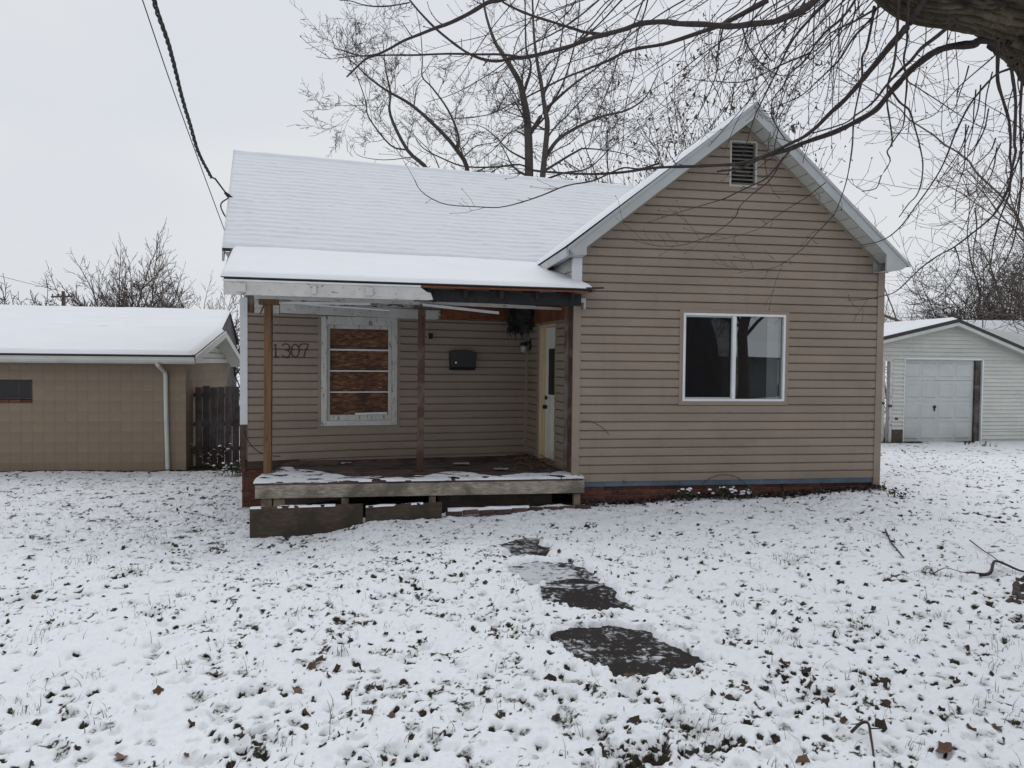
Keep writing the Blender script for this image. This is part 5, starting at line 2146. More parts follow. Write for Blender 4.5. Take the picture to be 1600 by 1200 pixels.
def simple_tree(name, label, px, Y, ytop, seed, m, group, stems=1, width=1.0, P=PB, maxl=3, r0=None, seeds=False, lean=0.0, tilt=.35, split=.05, hb=1.22):
    rg_ = random.Random(seed)
    b = gbase(px, Y)
    H = at(px, ytop, Y)[2] - b[2]
    out, tips = [], []
    for s in range(stems):
        a_ = 2 * pi * (s + rg_.random() * .5) / max(1, stems)
        tl = tilt * rg_.uniform(.25, 1) if stems > 1 else 0.03
        d = Vector((cos(a_) * tl + lean, sin(a_) * tl, 1)).normalized()
        ln = H / (1 + P['ratio'] * 1.05 + (P['ratio'] * 1.05) ** 2 + .12) * hb * rg_.uniform(.85, 1.05)
        grow(rg_, (b[0] + cos(a_) * .08 * stems / 2, b[1] + sin(a_) * .08 * stems / 2, b[2] - .1), tuple(d), ln, (r0 or H * .016) * (1 if stems == 1 else .6), 0, maxl, out, P, tips)
    return plant(name, label, 'tree' if 'tree' in name else 'shrub', b, out, m, group, split, (6, 3), 'branches', seeds_at(tips, rg_, 5, .12, .28) if seeds else None)


PS = dict(PB)
PS.update(rmin=.011, nb=[5, 5, 4], seg=.7, up=.05, ang=(20, 48), ratio=.66, wob=.09)
simple_tree('seed_tree', 'bare tree still hung with dry seed clusters left of the gable peak', 1058, 33, 140, 41, M['bark'], None, 4, 1, PS, 3, .12, True, 0, .30, .05, 1.3)
simple_tree('seed_tree', 'bare tree hung with dry seed clusters rising directly behind the gable peak', 1130, 31, 130, 42, M['bark'], None, 4, 1, PS, 3, .12, True, 0, .26, .05, 1.3)

PV = dict(PB)
PV.update(rmin=.0068, nb=[4, 4, 4, 3], seg=.45, up=.012, up_tip=.03, ang=(18, 48), ratio=.60, wob=.075, start=.22)
PW = dict(PV)
PW.update(rmin=.0075, nb=[8, 6, 5, 3], start=.35, ang=(18, 52), ratio=.58, seg=.35)
simple_tree('vase_tree', 'vase shaped bare tree with many upright stems behind the block garage roof', 205, 29, 352, 51, M['bark_pale'], None, 9, 1, PW, 4, .13, False, 0, .40, .05, .96)
simple_tree('vase_tree', 'thin sparse bare tree between the vase shaped tree and the house', 325, 32, 398, 52, M['bark_pale'], None, 6, 1, PV, 4, .11, False, 0, .40, .05, .85)
simple_tree('vase_tree', 'low spindly bare tree just right of the vase shaped tree', 272, 36, 412, 53, M['bark_pale'], None, 6, 1, PV, 4, .09, False, 0, .40, .05, .8)
simple_tree('bare_tree', 'dark bare saplings crowding between fence and left house corner', 372, 24, 440, 54, M['bark'], None, 5, 1, PV, 3, .12, False, 0, .45)

PFar = dict(PB)
PFar.update(rmin=.03, nb=[6, 5, 4], seg=1.2, up=.02, ang=(25, 62), ratio=.62, wob=.10)
for i, (px, yt, lab) in enumerate(((8, 440, 'distant bare tree at the very left edge beyond the shed roof'), (52, 446, 'distant bare tree second from the left edge beyond the shed roof'), (88, 462, 'low distant bare tree beside the utility pole'), (150, 456, 'low distant bare tree right of the utility pole'))):
    simple_tree('distant_tree', lab, px, 75 + i * 3, yt, 61 + i, M['bark_far'], 'distant trees on the left skyline', 2, 1, PFar, 3, .26, False, 0, .2, .05, 1.05)

PR_ = dict(PB)
PR_.update(rmin=.0075, nb=[8, 7, 6], seg=.45, up=.012, up_tip=.02, ang=(28, 75), ratio=.56, wob=.13, start=.15)
PD = dict(PR_)
PD.update(nb=[9, 8, 6], rmin=.009)
simple_tree('fine_twigged_tree', 'finely twigged pale bare tree at the right edge beyond the garage', 1632, 24, 105, 171, M['bark_pale'], None, 7, 1, PR_, 3, .12, False, -.03, .30, .05, 1.3)
simple_tree('fine_twigged_tree', 'dense dark bare tree low at the right edge above the snowy neighbour roof', 1592, 31, 270, 172, M['bark'], None, 10, 1, PD, 3, .12, False, 0, .42, .05, 1.18)
simple_tree('fine_twigged_tree', 'grey brown bare tree crowding in between the dense dark tree and the garage peak', 1530, 33, 380, 174, M['bark_far'], None, 7, 1, PD, 3, .08, False, 0, .35, .05, 1.2)
simple_tree('fine_twigged_tree', 'slender bare tree behind the dense dark tree at the right edge', 1552, 36, 395, 173, M['bark_far'], None, 5, 1, PR_, 3, .08, False, 0, .25, .05, 1.15)
simple_tree('bare_shrub', 'small pale bare bush showing above the garage roof beside the house', 1389, 44, 472, 74, M['bark_pale'], None, 7, 1, PV, 3, .10, False, 0, .5)

# street tree behind the viewer, mirrored in the window
def far_maple():
    rg_ = random.Random(99)
    b = (9.75, 0.6, ground(9.75, .6))
    out = []
    PM = dict(PB)
    PM.update(nb=[6, 5, 4], rmin=.008, ang=(30, 70), up=.0, wob=.12)
    out.append(([(b[0], b[1], b[2] - .2), (b[0] + .10, b[1], 1.2), (b[0] - .06, b[1] + .1, 2.6), (b[0] + .25, b[1] + .2, 4.2)], [.24, .16, .14, .12]))
    for a_, tl in ((.4, .9), (1.2, 1.4), (1.9, 1.2), (2.7, 1.5), (3.3, 1.1), (3.8, 1.7), (4.4, .7), (5.1, 1.5), (5.6, 1.3), (6.2, 1.6)):
        d = Vector((cos(a_) * tl, sin(a_) * tl, 1)).normalized()
        grow(rg_, (b[0] + .05, b[1] + .1, 2.1 + .35 * tl + .3 * a_ % 1.1), tuple(d), 2.6, .05, 0, 3, out, PM)
    plant('street_tree', 'large bare tree beside the viewer that is mirrored in the right window pane', 'tree', b, out, M['bark'], None, .05, (10, 3))


far_maple()

# utility pole and wires
up_ = thing('utility_pole', 'distant wooden utility pole with crossarm on the left skyline', 'utility pole', gbase(100, 62))
pb = gbase(100, 62)
mb = MB()
mb.tube([(pb[0], 62, pb[2]), (pb[0], 62, at(100, 455, 62)[2])], [.17, .13], 8)
mb.build('pole', M['bark_far'], up_)
mb = MB()
zz = at(100, 464, 62)[2]
mb.beam((pb[0] - 1.0, 62, zz), (pb[0] + 1.0, 61.6, zz + .03), .12, .13)
mb.build('crossarm', M['bark_far'], up_)
mb = MB()
for dx in (-.9, -.45, .45, .9):
    mb.tube([(pb[0] + dx, 62, zz + .06), (pb[0] + dx, 62, zz + .25)], .05, 6)
mb.build('insulator', M['bark_far'], up_)
cable('power_line', 'thin grey line sagging from the distant pole to the left edge', [at(100, 456, 62), at(50, 444, 58), at(-5, 430, 54), at(-60, 414, 50)], .018, M['wire_far'], 0, 4, 4)
for i, (ya, yb, lab) in enumerate(((433, 431, 'highest'), (438, 437, 'second highest'), (478, 473, 'third highest'), (489, 489, 'second lowest'), (496, 496, 'lowest'))):
    cable('power_line', 'faint distant power line above the white garage, %s of five' % lab, [at(1300, ya - 1, 70), at(1450, (ya + yb) / 2 + .7, 70), at(1620, yb, 70), at(1750, yb - 2, 70)], .014, M['wire_far'], 0, 4, 4)

# ================================================================== FOREGROUND MAPLE
mp = thing('maple_tree', 'big rough barked maple whose bare budded branches hang over the yard', 'tree', (5.35, 5.5, ground(5.35, 5.5)))
rgm = random.Random(77)


def bark_tube(path, rad, nl, na, seed):
    cp = np.array(catmull(path, 8))
    s = np.linspace(0, 1, len(cp))
    sl = np.linspace(0, 1, nl)
    C = np.stack([np.interp(sl, s, cp[:, k]) for k in range(3)], 1)
    rr = np.interp(sl, np.linspace(0, 1, len(rad)), rad)
    T = np.gradient(C, axis=0)
    T /= np.linalg.norm(T, axis=1, keepdims=True)
    ref = np.array((.25, 1.0, .15))
    A = np.cross(T, ref)
    A /= np.linalg.norm(A, axis=1, keepdims=True)
    B = np.cross(T, A)
    th = np.arange(na) * 2 * pi / na
    LEN = np.concatenate([[0], np.cumsum(np.linalg.norm(np.diff(C, axis=0), axis=1))])
    uu = th[None, :] * rr[:, None]
    ll = LEN[:, None] + uu * 0
    cu, su = np.cos(th)[None, :] * 3, np.sin(th)[None, :] * 3
    warp = fbm(cu + ll * 2, su + ll * .7, seed, 3) * 1.2
    n1 = np.abs(fbm(cu * 3.2 + warp, su * 3.2 + ll * 2.3 + warp, seed + 1, 4) - .5) * 2
    n2 = fbm(cu * 8 + ll * 9, su * 8 + ll * 6, seed + 2, 3)
    big = fbm(cu * .6 + ll * 1.6, su * .6 + ll * 1.3, seed + 3, 2)
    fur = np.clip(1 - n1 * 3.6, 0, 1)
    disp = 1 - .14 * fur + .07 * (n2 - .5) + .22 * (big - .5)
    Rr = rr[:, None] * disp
    V = C[:, None, :] + Rr[..., None] * (A[:, None, :] * np.cos(th)[None, :, None] + B[:, None, :] * np.sin(th)[None, :, None])
    i = np.arange(nl - 1)[:, None] * na + np.arange(na)[None, :]
    j = np.arange(nl - 1)[:, None] * na + (np.arange(na)[None, :] + 1) % na
    q = np.stack([i, j, j + na, i + na], -1).reshape(-1, 4)
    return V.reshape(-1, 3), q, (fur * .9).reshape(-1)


g_ = ground(5.35, 5.5)
v, q, fu = bark_tube([(5.38, 5.55, g_ - .2), (5.38, 5.5, g_ + .35), (5.38, 5.48, 1.5), (5.15, 5.45, 2.55), (4.65, 5.42, 3.35), (4.08, 5.38, 4.12), (3.85, 5.3, 5.0), (3.9, 5.2, 7.5)], [.55, .43, .38, .37, .38, .42, .30, .20], 420, 200, 5)
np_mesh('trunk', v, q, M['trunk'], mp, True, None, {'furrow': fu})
v, q, fu = bark_tube([(4.5, 5.42, 3.75), (4.1, 5.38, 4.20), (3.7, 5.34, 4.42), (3.45, 5.30, 4.46), (3.15, 5.28, 4.47), (2.85, 5.25, 4.50), (2.5, 5.18, 4.74), (2.15, 5.05, 5.1), (1.6, 4.9, 5.6)], [.40, .45, .41, .35, .30, .28, .25, .21, .15], 420, 180, 9)
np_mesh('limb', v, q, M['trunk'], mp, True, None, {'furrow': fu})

fg = [
    # (pixels, r start, r end, depth start, depth end)
    ([(1345, -50), (1300, -20), (1274, 0), (1256, 15), (1235, 24), (1209, 34), (1179, 37), (1147, 41), (1122, 40), (1100, 38), (1062, 37), (1037, 34), (1000, 37), (975, 46), (945, 54), (920, 61), (895, 71), (862, 80), (825, 89), (800, 91), (782, 95), (760, 94), (735, 85), (712, 70), (680, 44), (655, 18), (640, 0)], .027, .006, 5.1, 4.8),
    ([(1200, 0), (1150, 27), (1125, 40), (1110, 45), (1075, 57), (1037, 69), (1000, 75), (975, 82), (950, 95), (912, 110), (875, 125), (832, 147), (800, 162), (760, 180), (690, 187)], .020, .003, 5.2, 5.9),
    ([(860, -30), (815, -12), (782, 0), (762, 4), (735, 20), (705, 35), (680, 44), (655, 54), (630, 64), (607, 77), (585, 87), (572, 92), (555, 107), (542, 120)], .015, .0045, 4.2, 4.2),
    ([(812, 89), (782, 85), (750, 85), (700, 84), (650, 86), (612, 86), (585, 87), (562, 87), (542, 81), (522, 75)], .008, .0035, 4.85, 4.5),
    ([(640, 4), (612, 9), (585, 10), (565, 7), (550, 2), (532, 0)], .006, .003, 4.8, 4.7),
    ([(940, 54), (912, 50), (900, 46), (862, 34), (825, 22), (787, 4), (770, -15)], .012, .006, 5.0, 5.0),
    ([(1625, 20), (1590, 48), (1562, 62), (1534, 62), (1521, 69), (1499, 71), (1480, 74), (1459, 82), (1439, 96), (1420, 112), (1405, 129), (1388, 148), (1373, 167), (1356, 180), (1328, 195), (1300, 208), (1259, 222), (1231, 234), (1205, 241), (1175, 251), (1154, 256), (1128, 258), (1100, 259), (1082, 260), (1025, 262), (975, 269), (925, 272), (875, 270), (832, 266), (812, 257), (775, 261), (725, 260), (690, 247), (662, 232), (650, 217)], .034, .004, 5.42, 6.2),
    ([(1450, -10), (1430, 20), (1416, 43), (1403, 58), (1388, 75), (1371, 96), (1356, 114), (1337, 137), (1319, 157), (1300, 174), (1274, 200), (1254, 215), (1235, 224), (1212, 236), (1190, 246), (1160, 262), (1120, 268)], .030, .007, 5.1, 5.9),
    ([(1495, 30), (1465, 56), (1440, 75), (1424, 94), (1412, 105), (1397, 120), (1382, 137), (1371, 152), (1356, 167), (1337, 180), (1319, 193), (1270, 208)], .014, .005, 5.1, 5.5),
    ([(1366, 10), (1362, 37), (1354, 75), (1347, 90), (1347, 122), (1341, 150), (1334, 187), (1332, 225), (1328, 255), (1322, 285), (1312, 315), (1304, 335)], .010, .003, 5.1, 5.5),
    ([(1405, -5), (1403, 30), (1401, 66), (1396, 103), (1388, 129), (1386, 160), (1390, 187), (1394, 222), (1386, 237), (1391, 252), (1377, 275), (1369, 294), (1347, 299)], .010, .003, 5.1, 5.3),
    ([(1420, -5), (1418, 40), (1417, 66), (1412, 94), (1417, 127), (1414, 165), (1411, 197), (1394, 223)], .010, .004, 5.1, 5.3),
    ([(1386, 131), (1405, 159), (1420, 171), (1427, 191), (1435, 219), (1437, 228), (1442, 256), (1439, 288), (1431, 307), (1420, 318), (1405, 339)], .008, .003, 5.3, 5.2),
    ([(1590, 100), (1579, 107), (1557, 116), (1536, 137), (1517, 161), (1504, 184), (1490, 215), (1482, 237), (1469, 266), (1450, 296), (1431, 322), (1409, 352), (1390, 369), (1371, 378), (1345, 383)], .009, .0035, 5.2, 6.0),
    ([(1560, 80), (1551, 90), (1525, 112), (1499, 135), (1474, 163), (1459, 180), (1429, 191)], .006, .0025, 5.2, 5.2),
    ([(1418, 127), (1448, 146), (1474, 163), (1506, 184), (1534, 199), (1553, 206)], .006, .0025, 5.3, 5.4),
    ([(1559, 60), (1559, 94), (1559, 127), (1568, 159), (1577, 191), (1579, 223), (1578, 247), (1581, 275), (1572, 303), (1559, 327), (1544, 344), (1521, 363), (1491, 386), (1465, 400), (1440, 418), (1420, 437), (1399, 456), (1377, 463), (1350, 468), (1325, 469)], .013, .003, 5.2, 6.4),
    ([(1580, 90), (1581, 112), (1587, 159), (1585, 223), (1587, 237), (1579, 275), (1577, 303), (1562, 342), (1553, 378), (1549, 406), (1544, 425)], .014, .003, 5.2, 5.6),
    ([(1492, 386), (1498, 404), (1498, 420), (1488, 440), (1471, 460), (1450, 470), (1427, 476), (1414, 473)], .0055, .0025, 5.9, 6.0),
    ([(1598, 110), (1594, 180), (1596, 260), (1592, 330), (1580, 390), (1556, 430)], .010, .003, 5.3, 5.4),
    ([(1310, -20), (1295, 0), (1269, 26), (1246, 52), (1231, 75), (1220, 99), (1205, 129), (1188, 163), (1180, 180), (1169, 215), (1160, 245)], .012, .003, 5.0, 5.6),
    ([(1340, -20), (1336, 0), (1316, 28), (1291, 49), (1274, 69), (1265, 84), (1254, 99), (1235, 114), (1222, 137), (1209, 152), (1205, 169), (1209, 189), (1227, 219)], .010, .0035, 5.0, 5.6),
    ([(1385, 5), (1366, 15), (1334, 34), (1297, 52), (1284, 71), (1265, 86), (1244, 107), (1230, 118)], .009, .003, 5.1, 5.4),
    ([(1368, 15), (1362, 28), (1334, 58), (1314, 90), (1293, 112), (1278, 126), (1254, 148), (1227, 161), (1201, 171)], .009, .003, 5.1, 5.6),
    ([(1267, 82), (1231, 97), (1205, 109), (1175, 124), (1149, 129), (1119, 127), (1095, 126), (1060, 118)], .006, .0025, 5.3, 5.5),
    ([(1030, 255), (1000, 264), (975, 262), (950, 272), (925, 283), (885, 290), (850, 304), (815, 316), (780, 324), (745, 323), (700, 320), (672, 309), (655, 295), (648, 281)], .008, .003, 5.9, 6.0),
    ([(1224, 245), (1205, 279), (1181, 299), (1156, 322), (1149, 339), (1119, 363), (1100, 372), (1060, 384), (1020, 383), (985, 374)], .006, .0022, 5.7, 6.4),
    ([(1290, 285), (1259, 309), (1231, 326), (1205, 344), (1182, 359), (1137, 372), (1115, 375)], .0045, .002, 5.6, 6.4),
    ([(1304, 335), (1284, 356), (1267, 374), (1256, 387), (1231, 406), (1209, 419), (1181, 421), (1152, 427)], .0045, .002, 5.6, 6.4),
    ([(1240, 228), (1201, 275), (1179, 288), (1151, 301), (1130, 311), (1100, 320), (1050, 335), (1010, 348)], .008, .002, 5.6, 6.3),
    ([(1178, 37), (1190, 75), (1210, 96), (1212, 54), (1205, 40)], .005, .003, 5.1, 5.1),
    ([(1160, 42), (1170, 75), (1195, 105), (1220, 118), (1245, 118)], .006, .0025, 5.1, 5.3),
    ([(1130, 42), (1120, 90), (1118, 120), (1090, 180), (1060, 215)], .006, .0025, 5.1, 5.5),
]
lines, buds = [], []
EXTRA_TREE = True


def twiglet(p, d, ln, r0, lvl):
    n = 5
    P_ = [np.array(p)]
    dd_ = np.array(d, float)
    for i in range(n):
        dd_ = dd_ + np.array((rgm.gauss(0, .16), rgm.gauss(0, .16), rgm.gauss(0, .12) + .06))
        dd_ /= np.linalg.norm(dd_)
        P_.append(P_[-1] + dd_ * ln / n)
    lines.append(([tuple(x) for x in P_], [max(.0015, r0 * (1 - .55 * i / n)) for i in range(n + 1)]))
    buds.append((P_[-1], dd_.copy(), rgm.uniform(.006, .011)))
    if rgm.random() < .7:
        k = rgm.randint(1, n - 1)
        buds.append((P_[k], dd_ * .3 + np.array((rgm.gauss(0, .6), rgm.gauss(0, .6), rgm.gauss(0, .6))), rgm.uniform(.005, .009)))
    if lvl > 0:
        for k in range(rgm.choice((1, 2, 2, 3))):
            i = rgm.randint(1, n - 1)
            t_ = P_[i] - P_[i - 1]
            t_ = t_ / np.linalg.norm(t_)
            ax = np.array((rgm.gauss(0, 1), rgm.gauss(0, 1), rgm.gauss(0, 1)))
            ax -= t_ * ax.dot(t_)
            ax /= np.linalg.norm(ax)
            a_ = radians(rgm.uniform(35, 70))
            twiglet(P_[i], t_ * cos(a_) + ax * sin(a_), ln * rgm.uniform(.35, .7), r0 * .7, lvl - 1)


def dress(cp, ra, rb, dens, lmax, lvl):
    n = len(cp)
    for i in range(2, n):
        seg = cp[i] - cp[i - 1]
        ls = np.linalg.norm(seg)
        if ls < 1e-4:
            continue
        t_ = seg / ls
        k = int(ls * dens * (0.4 + .6 * i / n) + rgm.random())
        for _ in range(k):
            ax = np.array((rgm.gauss(0, 1), rgm.gauss(0, 1), rgm.gauss(0, 1)))
            ax -= t_ * ax.dot(t_)
            ax /= np.linalg.norm(ax)
            a_ = radians(rgm.uniform(30, 75))
            ln = lmax * rgm.choice((.12, .18, .25, .4, .6, 1.0)) * rgm.uniform(.7, 1.2)
            r_here = ra + (rb - ra) * i / n
            twiglet(cp[i - 1] + seg * rgm.random(), t_ * cos(a_) + ax * sin(a_), ln, min(.0042, max(.002, r_here * .45)), lvl if ln > .2 else 0)


for pts, ra, rb, ya, yb in fg:
    q_ = []
    cum = [0]
    for k in range(1, len(pts)):
        cum.append(cum[-1] + sqrt((pts[k][0] - pts[k - 1][0]) ** 2 + (pts[k][1] - pts[k - 1][1]) ** 2))
    for k, (x_, y_) in enumerate(pts):
        f_ = cum[k] / cum[-1]
        q_.append(at(x_, y_, ya + (yb - ya) * f_ + .05 * sin(k * 1.7)))
    cp = catmull(q_, 3)
    n = len(cp)
    sd_ = rgm.random() * 90
    lines.append(([tuple(p) for p in cp], [(ra + (rb - ra) * (i / (n - 1)) ** .8) * (.88 + .28 * float(vnoise(i * .9, sd_, 3))) for i in range(n)]))
    dress(cp, ra, rb, 7.5, .38, 1)

# thin drooping shoots under the limb
for k in range(22):
    x0_ = rgm.uniform(1225, 1545)
    y0_ = rgm.uniform(-20, 30)
    Ya = rgm.uniform(5.0, 5.5)
    dx_ = rgm.uniform(-10, 130)
    y1_ = y0_ + rgm.uniform(90, 250)
    pts = [at(x0_ - dx_ * f_ ** rgm.uniform(.9, 1.6) + rgm.uniform(-5, 5), y0_ + (y1_ - y0_) * f_, Ya + rgm.uniform(.2, .6) * f_) for f_ in (0, .2, .4, .6, .8, 1)]
    cp = catmull(pts, 3)
    m_ = len(cp)
    ra = rgm.uniform(.003, .0055)
    lines.append(([tuple(p) for p in cp], [ra + (.0018 - ra) * i / (m_ - 1) for i in range(m_)]))
    dress(cp, ra, .0018, 4.5, .30, 1)

# the hanging mass of finer branches above the gable
for k in range(44):
    x0_ = rgm.uniform(850, 1430)
    y0_ = rgm.uniform(-70, -5)
    Ya = rgm.uniform(4.3, 6.6)
    x1_ = x0_ - rgm.uniform(60, 330)
    y1_ = rgm.uniform(70, 235) - max(0, (900 - x1_)) * .25
    if x1_ > 1150:
        y1_ = min(y1_, 150)
    n = 7
    pts = []
    cv = rgm.uniform(-.35, .5)
    for i in range(n):
        f_ = i / (n - 1)
        e_ = f_ + cv * f_ * (1 - f_)
        pts.append(at(x0_ + (x1_ - x0_) * f_ + rgm.uniform(-7, 7), y0_ + (y1_ - y0_) * e_ + rgm.uniform(-5, 5), Ya + rgm.uniform(.2, .9) * f_))
    cp = catmull(pts, 3)
    m_ = len(cp)
    ra = rgm.uniform(.0035, .0075)
    lines.append(([tuple(p) for p in cp], [ra + (.0022 - ra) * i / (m_ - 1) for i in range(m_)]))
    dress(cp, ra, .002, 4.2, .40, 1)
for k in range(16):
    x0_ = rgm.uniform(1500, 1605)
    y0_ = rgm.uniform(100, 330)
    Ya = rgm.uniform(5.2, 6.2)
    x1_ = x0_ - rgm.uniform(10, 95)
    y1_ = y0_ + rgm.uniform(80, 170)
    pts = [at(x0_ + (x1_ - x0_) * f_ ** 1.5 + rgm.uniform(-4, 4), y0_ + (y1_ - y0_) * f_, Ya + .4 * f_) for f_ in (0, .25, .5, .75, 1)]
    cp = catmull(pts, 4)
    m_ = len(cp)
    lines.append(([tuple(p) for p in cp], [.0055 + (.0022 - .0055) * i / (m_ - 1) for i in range(m_)]))
    dress(cp, .005, .002, 4.0, .3, 1)
v, q = tubes_np([l for l in lines if l[1][0] >= .0065], 8)
np_mesh('branches', v, q, M['twig'], mp, True)
v, q = tubes_np([l for l in lines if l[1][0] < .0065], 4)
np_mesh('twigs', v, q, M['twig'], mp, True)
V, Q = [], []
for p, d, s in buds:
    d = np.array(d)
    d = d / (np.linalg.norm(d) + 1e-9)
    a = np.cross(d, (0.3, .2, .9))
    a /= np.linalg.norm(a) + 1e-9
    b = np.cross(d, a)
    k = len(V)
    w_ = s * .55
    V += [p - d * s * .2, p + a * w_ + d * s * .5, p + b * w_ + d * s * .5, p - a * w_ + d * s * .5, p - b * w_ + d * s * .5, p + d * s * 1.7]
    Q += [(k, k + 2, k + 1), (k, k + 3, k + 2), (k, k + 4, k + 3), (k, k + 1, k + 4), (k + 5, k + 1, k + 2), (k + 5, k + 2, k + 3), (k + 5, k + 3, k + 4), (k + 5, k + 4, k + 1)]
np_mesh('buds', V, Q, M['bud'], mp, False, 'stuff')

# ================================================================== GROUND, PATH, LEAVES, GRASS
rgl = random.Random(303)
NPR = np.random.RandomState(9)
A_F = np.radians(np.linspace(-41, 41, 760))
A_C = np.radians(np.linspace(41, 319, 60))[1:-1]
ANG = np.concatenate([A_F, A_C])
RNG = np.concatenate([np.geomspace(.35, 2.6, 8)[:-1], np.geomspace(2.6, 21.0, 490)[:-1], np.geomspace(21.0, 500, 42)])
NA, NR = len(ANG), len(RNG)
RR, AA = np.meshgrid(RNG, ANG, indexing='ij')
GX = RR * np.sin(AA)
GY = RR * np.cos(AA)
BASE = np.zeros_like(GX)
for i in range(0, NR, 40):
    BASE[i:i + 40] = gz(GX[i:i + 40], GY[i:i + 40])
near = sstep(26, 12, RR)
H = .022 * (fbm(GX * 1.7, GY * 1.7, 3, 3) - .5) + .026 * (fbm(GX * 5.5, GY * 5.5, 5, 3) - .5) + .034 * (fbm(GX * 14, GY * 14, 6, 3) - .5) + .020 * (fbm(GX * 34, GY * 34, 8, 2) - .5)
SNOW = .032 + H * 1.0
BARE = np.zeros_like(H)
# low turf showing through in specks, denser in some patches
pat = fbm(GX * .42, GY * .42, 31, 3)
fine = fbm(GX * 19, GY * 19, 33, 3)
mid = fbm(GX * 6.5, GY * 6.5, 35, 3)
th = .712 - .10 * (pat - .45) - .05 * sstep(7, 13, RR)
BARE = np.maximum(BARE, .62 * sstep(th, th + .09, fine * .62 + mid * .42))
fine2 = fbm(GX * 46, GY * 46, 37, 2)
BARE = np.maximum(BARE, .60 * sstep(.655, .74, fine2 * .6 + mid * .42 + .10 * (pat - .45)))
# left lawn is thinner
leftp = sstep(-1.2, -4.0, GX) * sstep(6.0, 9.0, GY)
BARE = np.maximum(BARE, leftp * .55 * sstep(.52, .70, fine * .6 + mid * .4))


def dimple(x, y, rx, ry, ang, depth, bare, soft=1.0):
    """press a hollow into the snow; bare > 0 shows the turf in it"""
    r = sqrt(x * x + y * y)
    a = atan2(x, y)
    rad = max(rx, ry) * 1.9
    i0, i1 = np.searchsorted(RNG, r - rad), np.searchsorted(RNG, r + rad)
    da = rad / r
    j0, j1 = np.searchsorted(A_F, a - da), np.searchsorted(A_F, a + da)
    if i1 <= i0 or j1 <= j0:
        return
    sx = GX[i0:i1, j0:j1] - x
    sy = GY[i0:i1, j0:j1] - y
    c, s = cos(ang), sin(ang)
    ex = (sx * c + sy * s) / rx
    ey = (-sx * s + sy * c) / ry
    d = np.sqrt(ex * ex + ey * ey) + .55 * (fbm(GX[i0:i1, j0:j1] * 24, GY[i0:i1, j0:j1] * 24, 51, 2) - .5)
    g = sstep(1.25, .45, d)
    SNOW[i0:i1, j0:j1] -= depth * g
    rim = np.exp(-((d - 1.35) / .3) ** 2)
    SNOW[i0:i1, j0:j1] += .12 * depth * rim
    BARE[i0:i1, j0:j1] = np.maximum(BARE[i0:i1, j0:j1], bare * sstep(1.12, .6, d))


def gpix(px, py):
    """ground point seen at a photo pixel"""
    Y = 6.0
    for _ in range(12):
        x, y, z = at(px, py, Y)
        g = ground(x, y) + .02
        d = (FW + CR * ((px - 800) / FPX) - CU * ((py - 600) / FPX))
        k = (g - EYE) / d.z
        Y = .5 * Y + .5 * d.y * k
    return at(px, py, Y)[:2]


# path slabs
path = bpy.data.objects.new('path', None)
COL.objects.link(path)
path['kind'] = 'structure'
slab_px = [
    [(783, 846), (842, 838), (856, 858), (850, 868), (800, 866)],
    [(800, 884), (842, 874), (890, 878), (935, 902), (905, 912), (850, 908), (806, 896)],
    [(846, 914), (900, 906), (940, 912), (972, 946), (915, 950), (868, 938)],
    [(882, 990), (940, 980), (1010, 990), (1080, 1028), (1030, 1044), (975, 1050), (915, 1030)],
]
path_c = []
for sp in slab_px:
    pts = [gpix(*p) for p in sp]
    cx_ = sum(p[0] for p in pts) / len(pts)
    cy_ = sum(p[1] for p in pts) / len(pts)
    path_c.append((cx_, cy_))
    zt = ground(cx_, cy_) - .008
    big = [(cx_ + (p[0] - cx_) * 1.3, cy_ + (p[1] - cy_) * 1.3) for p in pts]
    mb = MB()
    mb.prism([(p[0], p[1], ground(p[0], p[1]) - .076) for p in big][::-1], (0, 0, .08))
    mb.build('paving_slab', SLABS[len(path_c) - 1], path)
    # open the snow over it
    poly = np.array(pts)
    r_c = sqrt(cx_ ** 2 + cy_ ** 2)
    i0, i1 = np.searchsorted(RNG, r_c - .8), np.searchsorted(RNG, r_c + .8)
    a_c = atan2(cx_, cy_)
    j0, j1 = np.searchsorted(A_F, a_c - .9 / r_c), np.searchsorted(A_F, a_c + .9 / r_c)
    sx, sy = GX[i0:i1, j0:j1], GY[i0:i1, j0:j1]
    n = len(poly)
    sd = np.full(sx.shape, 9.0)
    inside = np.zeros(sx.shape, bool)
    for k in range(n):
        ax, ay = poly[k]
        bx, by = poly[(k + 1) % n]
        ex, ey = bx - ax, by - ay
        t = np.clip(((sx - ax) * ex + (sy - ay) * ey) / (ex * ex + ey * ey), 0, 1)
        sd = np.minimum(sd, np.hypot(sx - ax - t * ex, sy - ay - t * ey))
        cond = ((ay > sy) != (by > sy)) & (sx < (bx - ax) * (sy - ay) / (by - ay + 1e-12) + ax)
        inside ^= cond
    sd = np.where(inside, sd, -sd)
    sd = sd + .05 + .20 * (fbm(sx * 7, sy * 7, 61, 4) - .5) + .05 * (fbm(sx * 30, sy * 30, 62, 2) - .5)
    g = sstep(-.035, .03, sd)
    rimm = np.exp(-((sd + .035) / .03) ** 2)
    S = SNOW[i0:i1, j0:j1]
    S += .006 * rimm * (fbm(sx * 13, sy * 13, 63, 2))
    SNOW[i0:i1, j0:j1] = S * (1 - g) + (-.035) * g
    BARE[i0:i1, j0:j1] *= (1 - sstep(-.06, .0, sd))
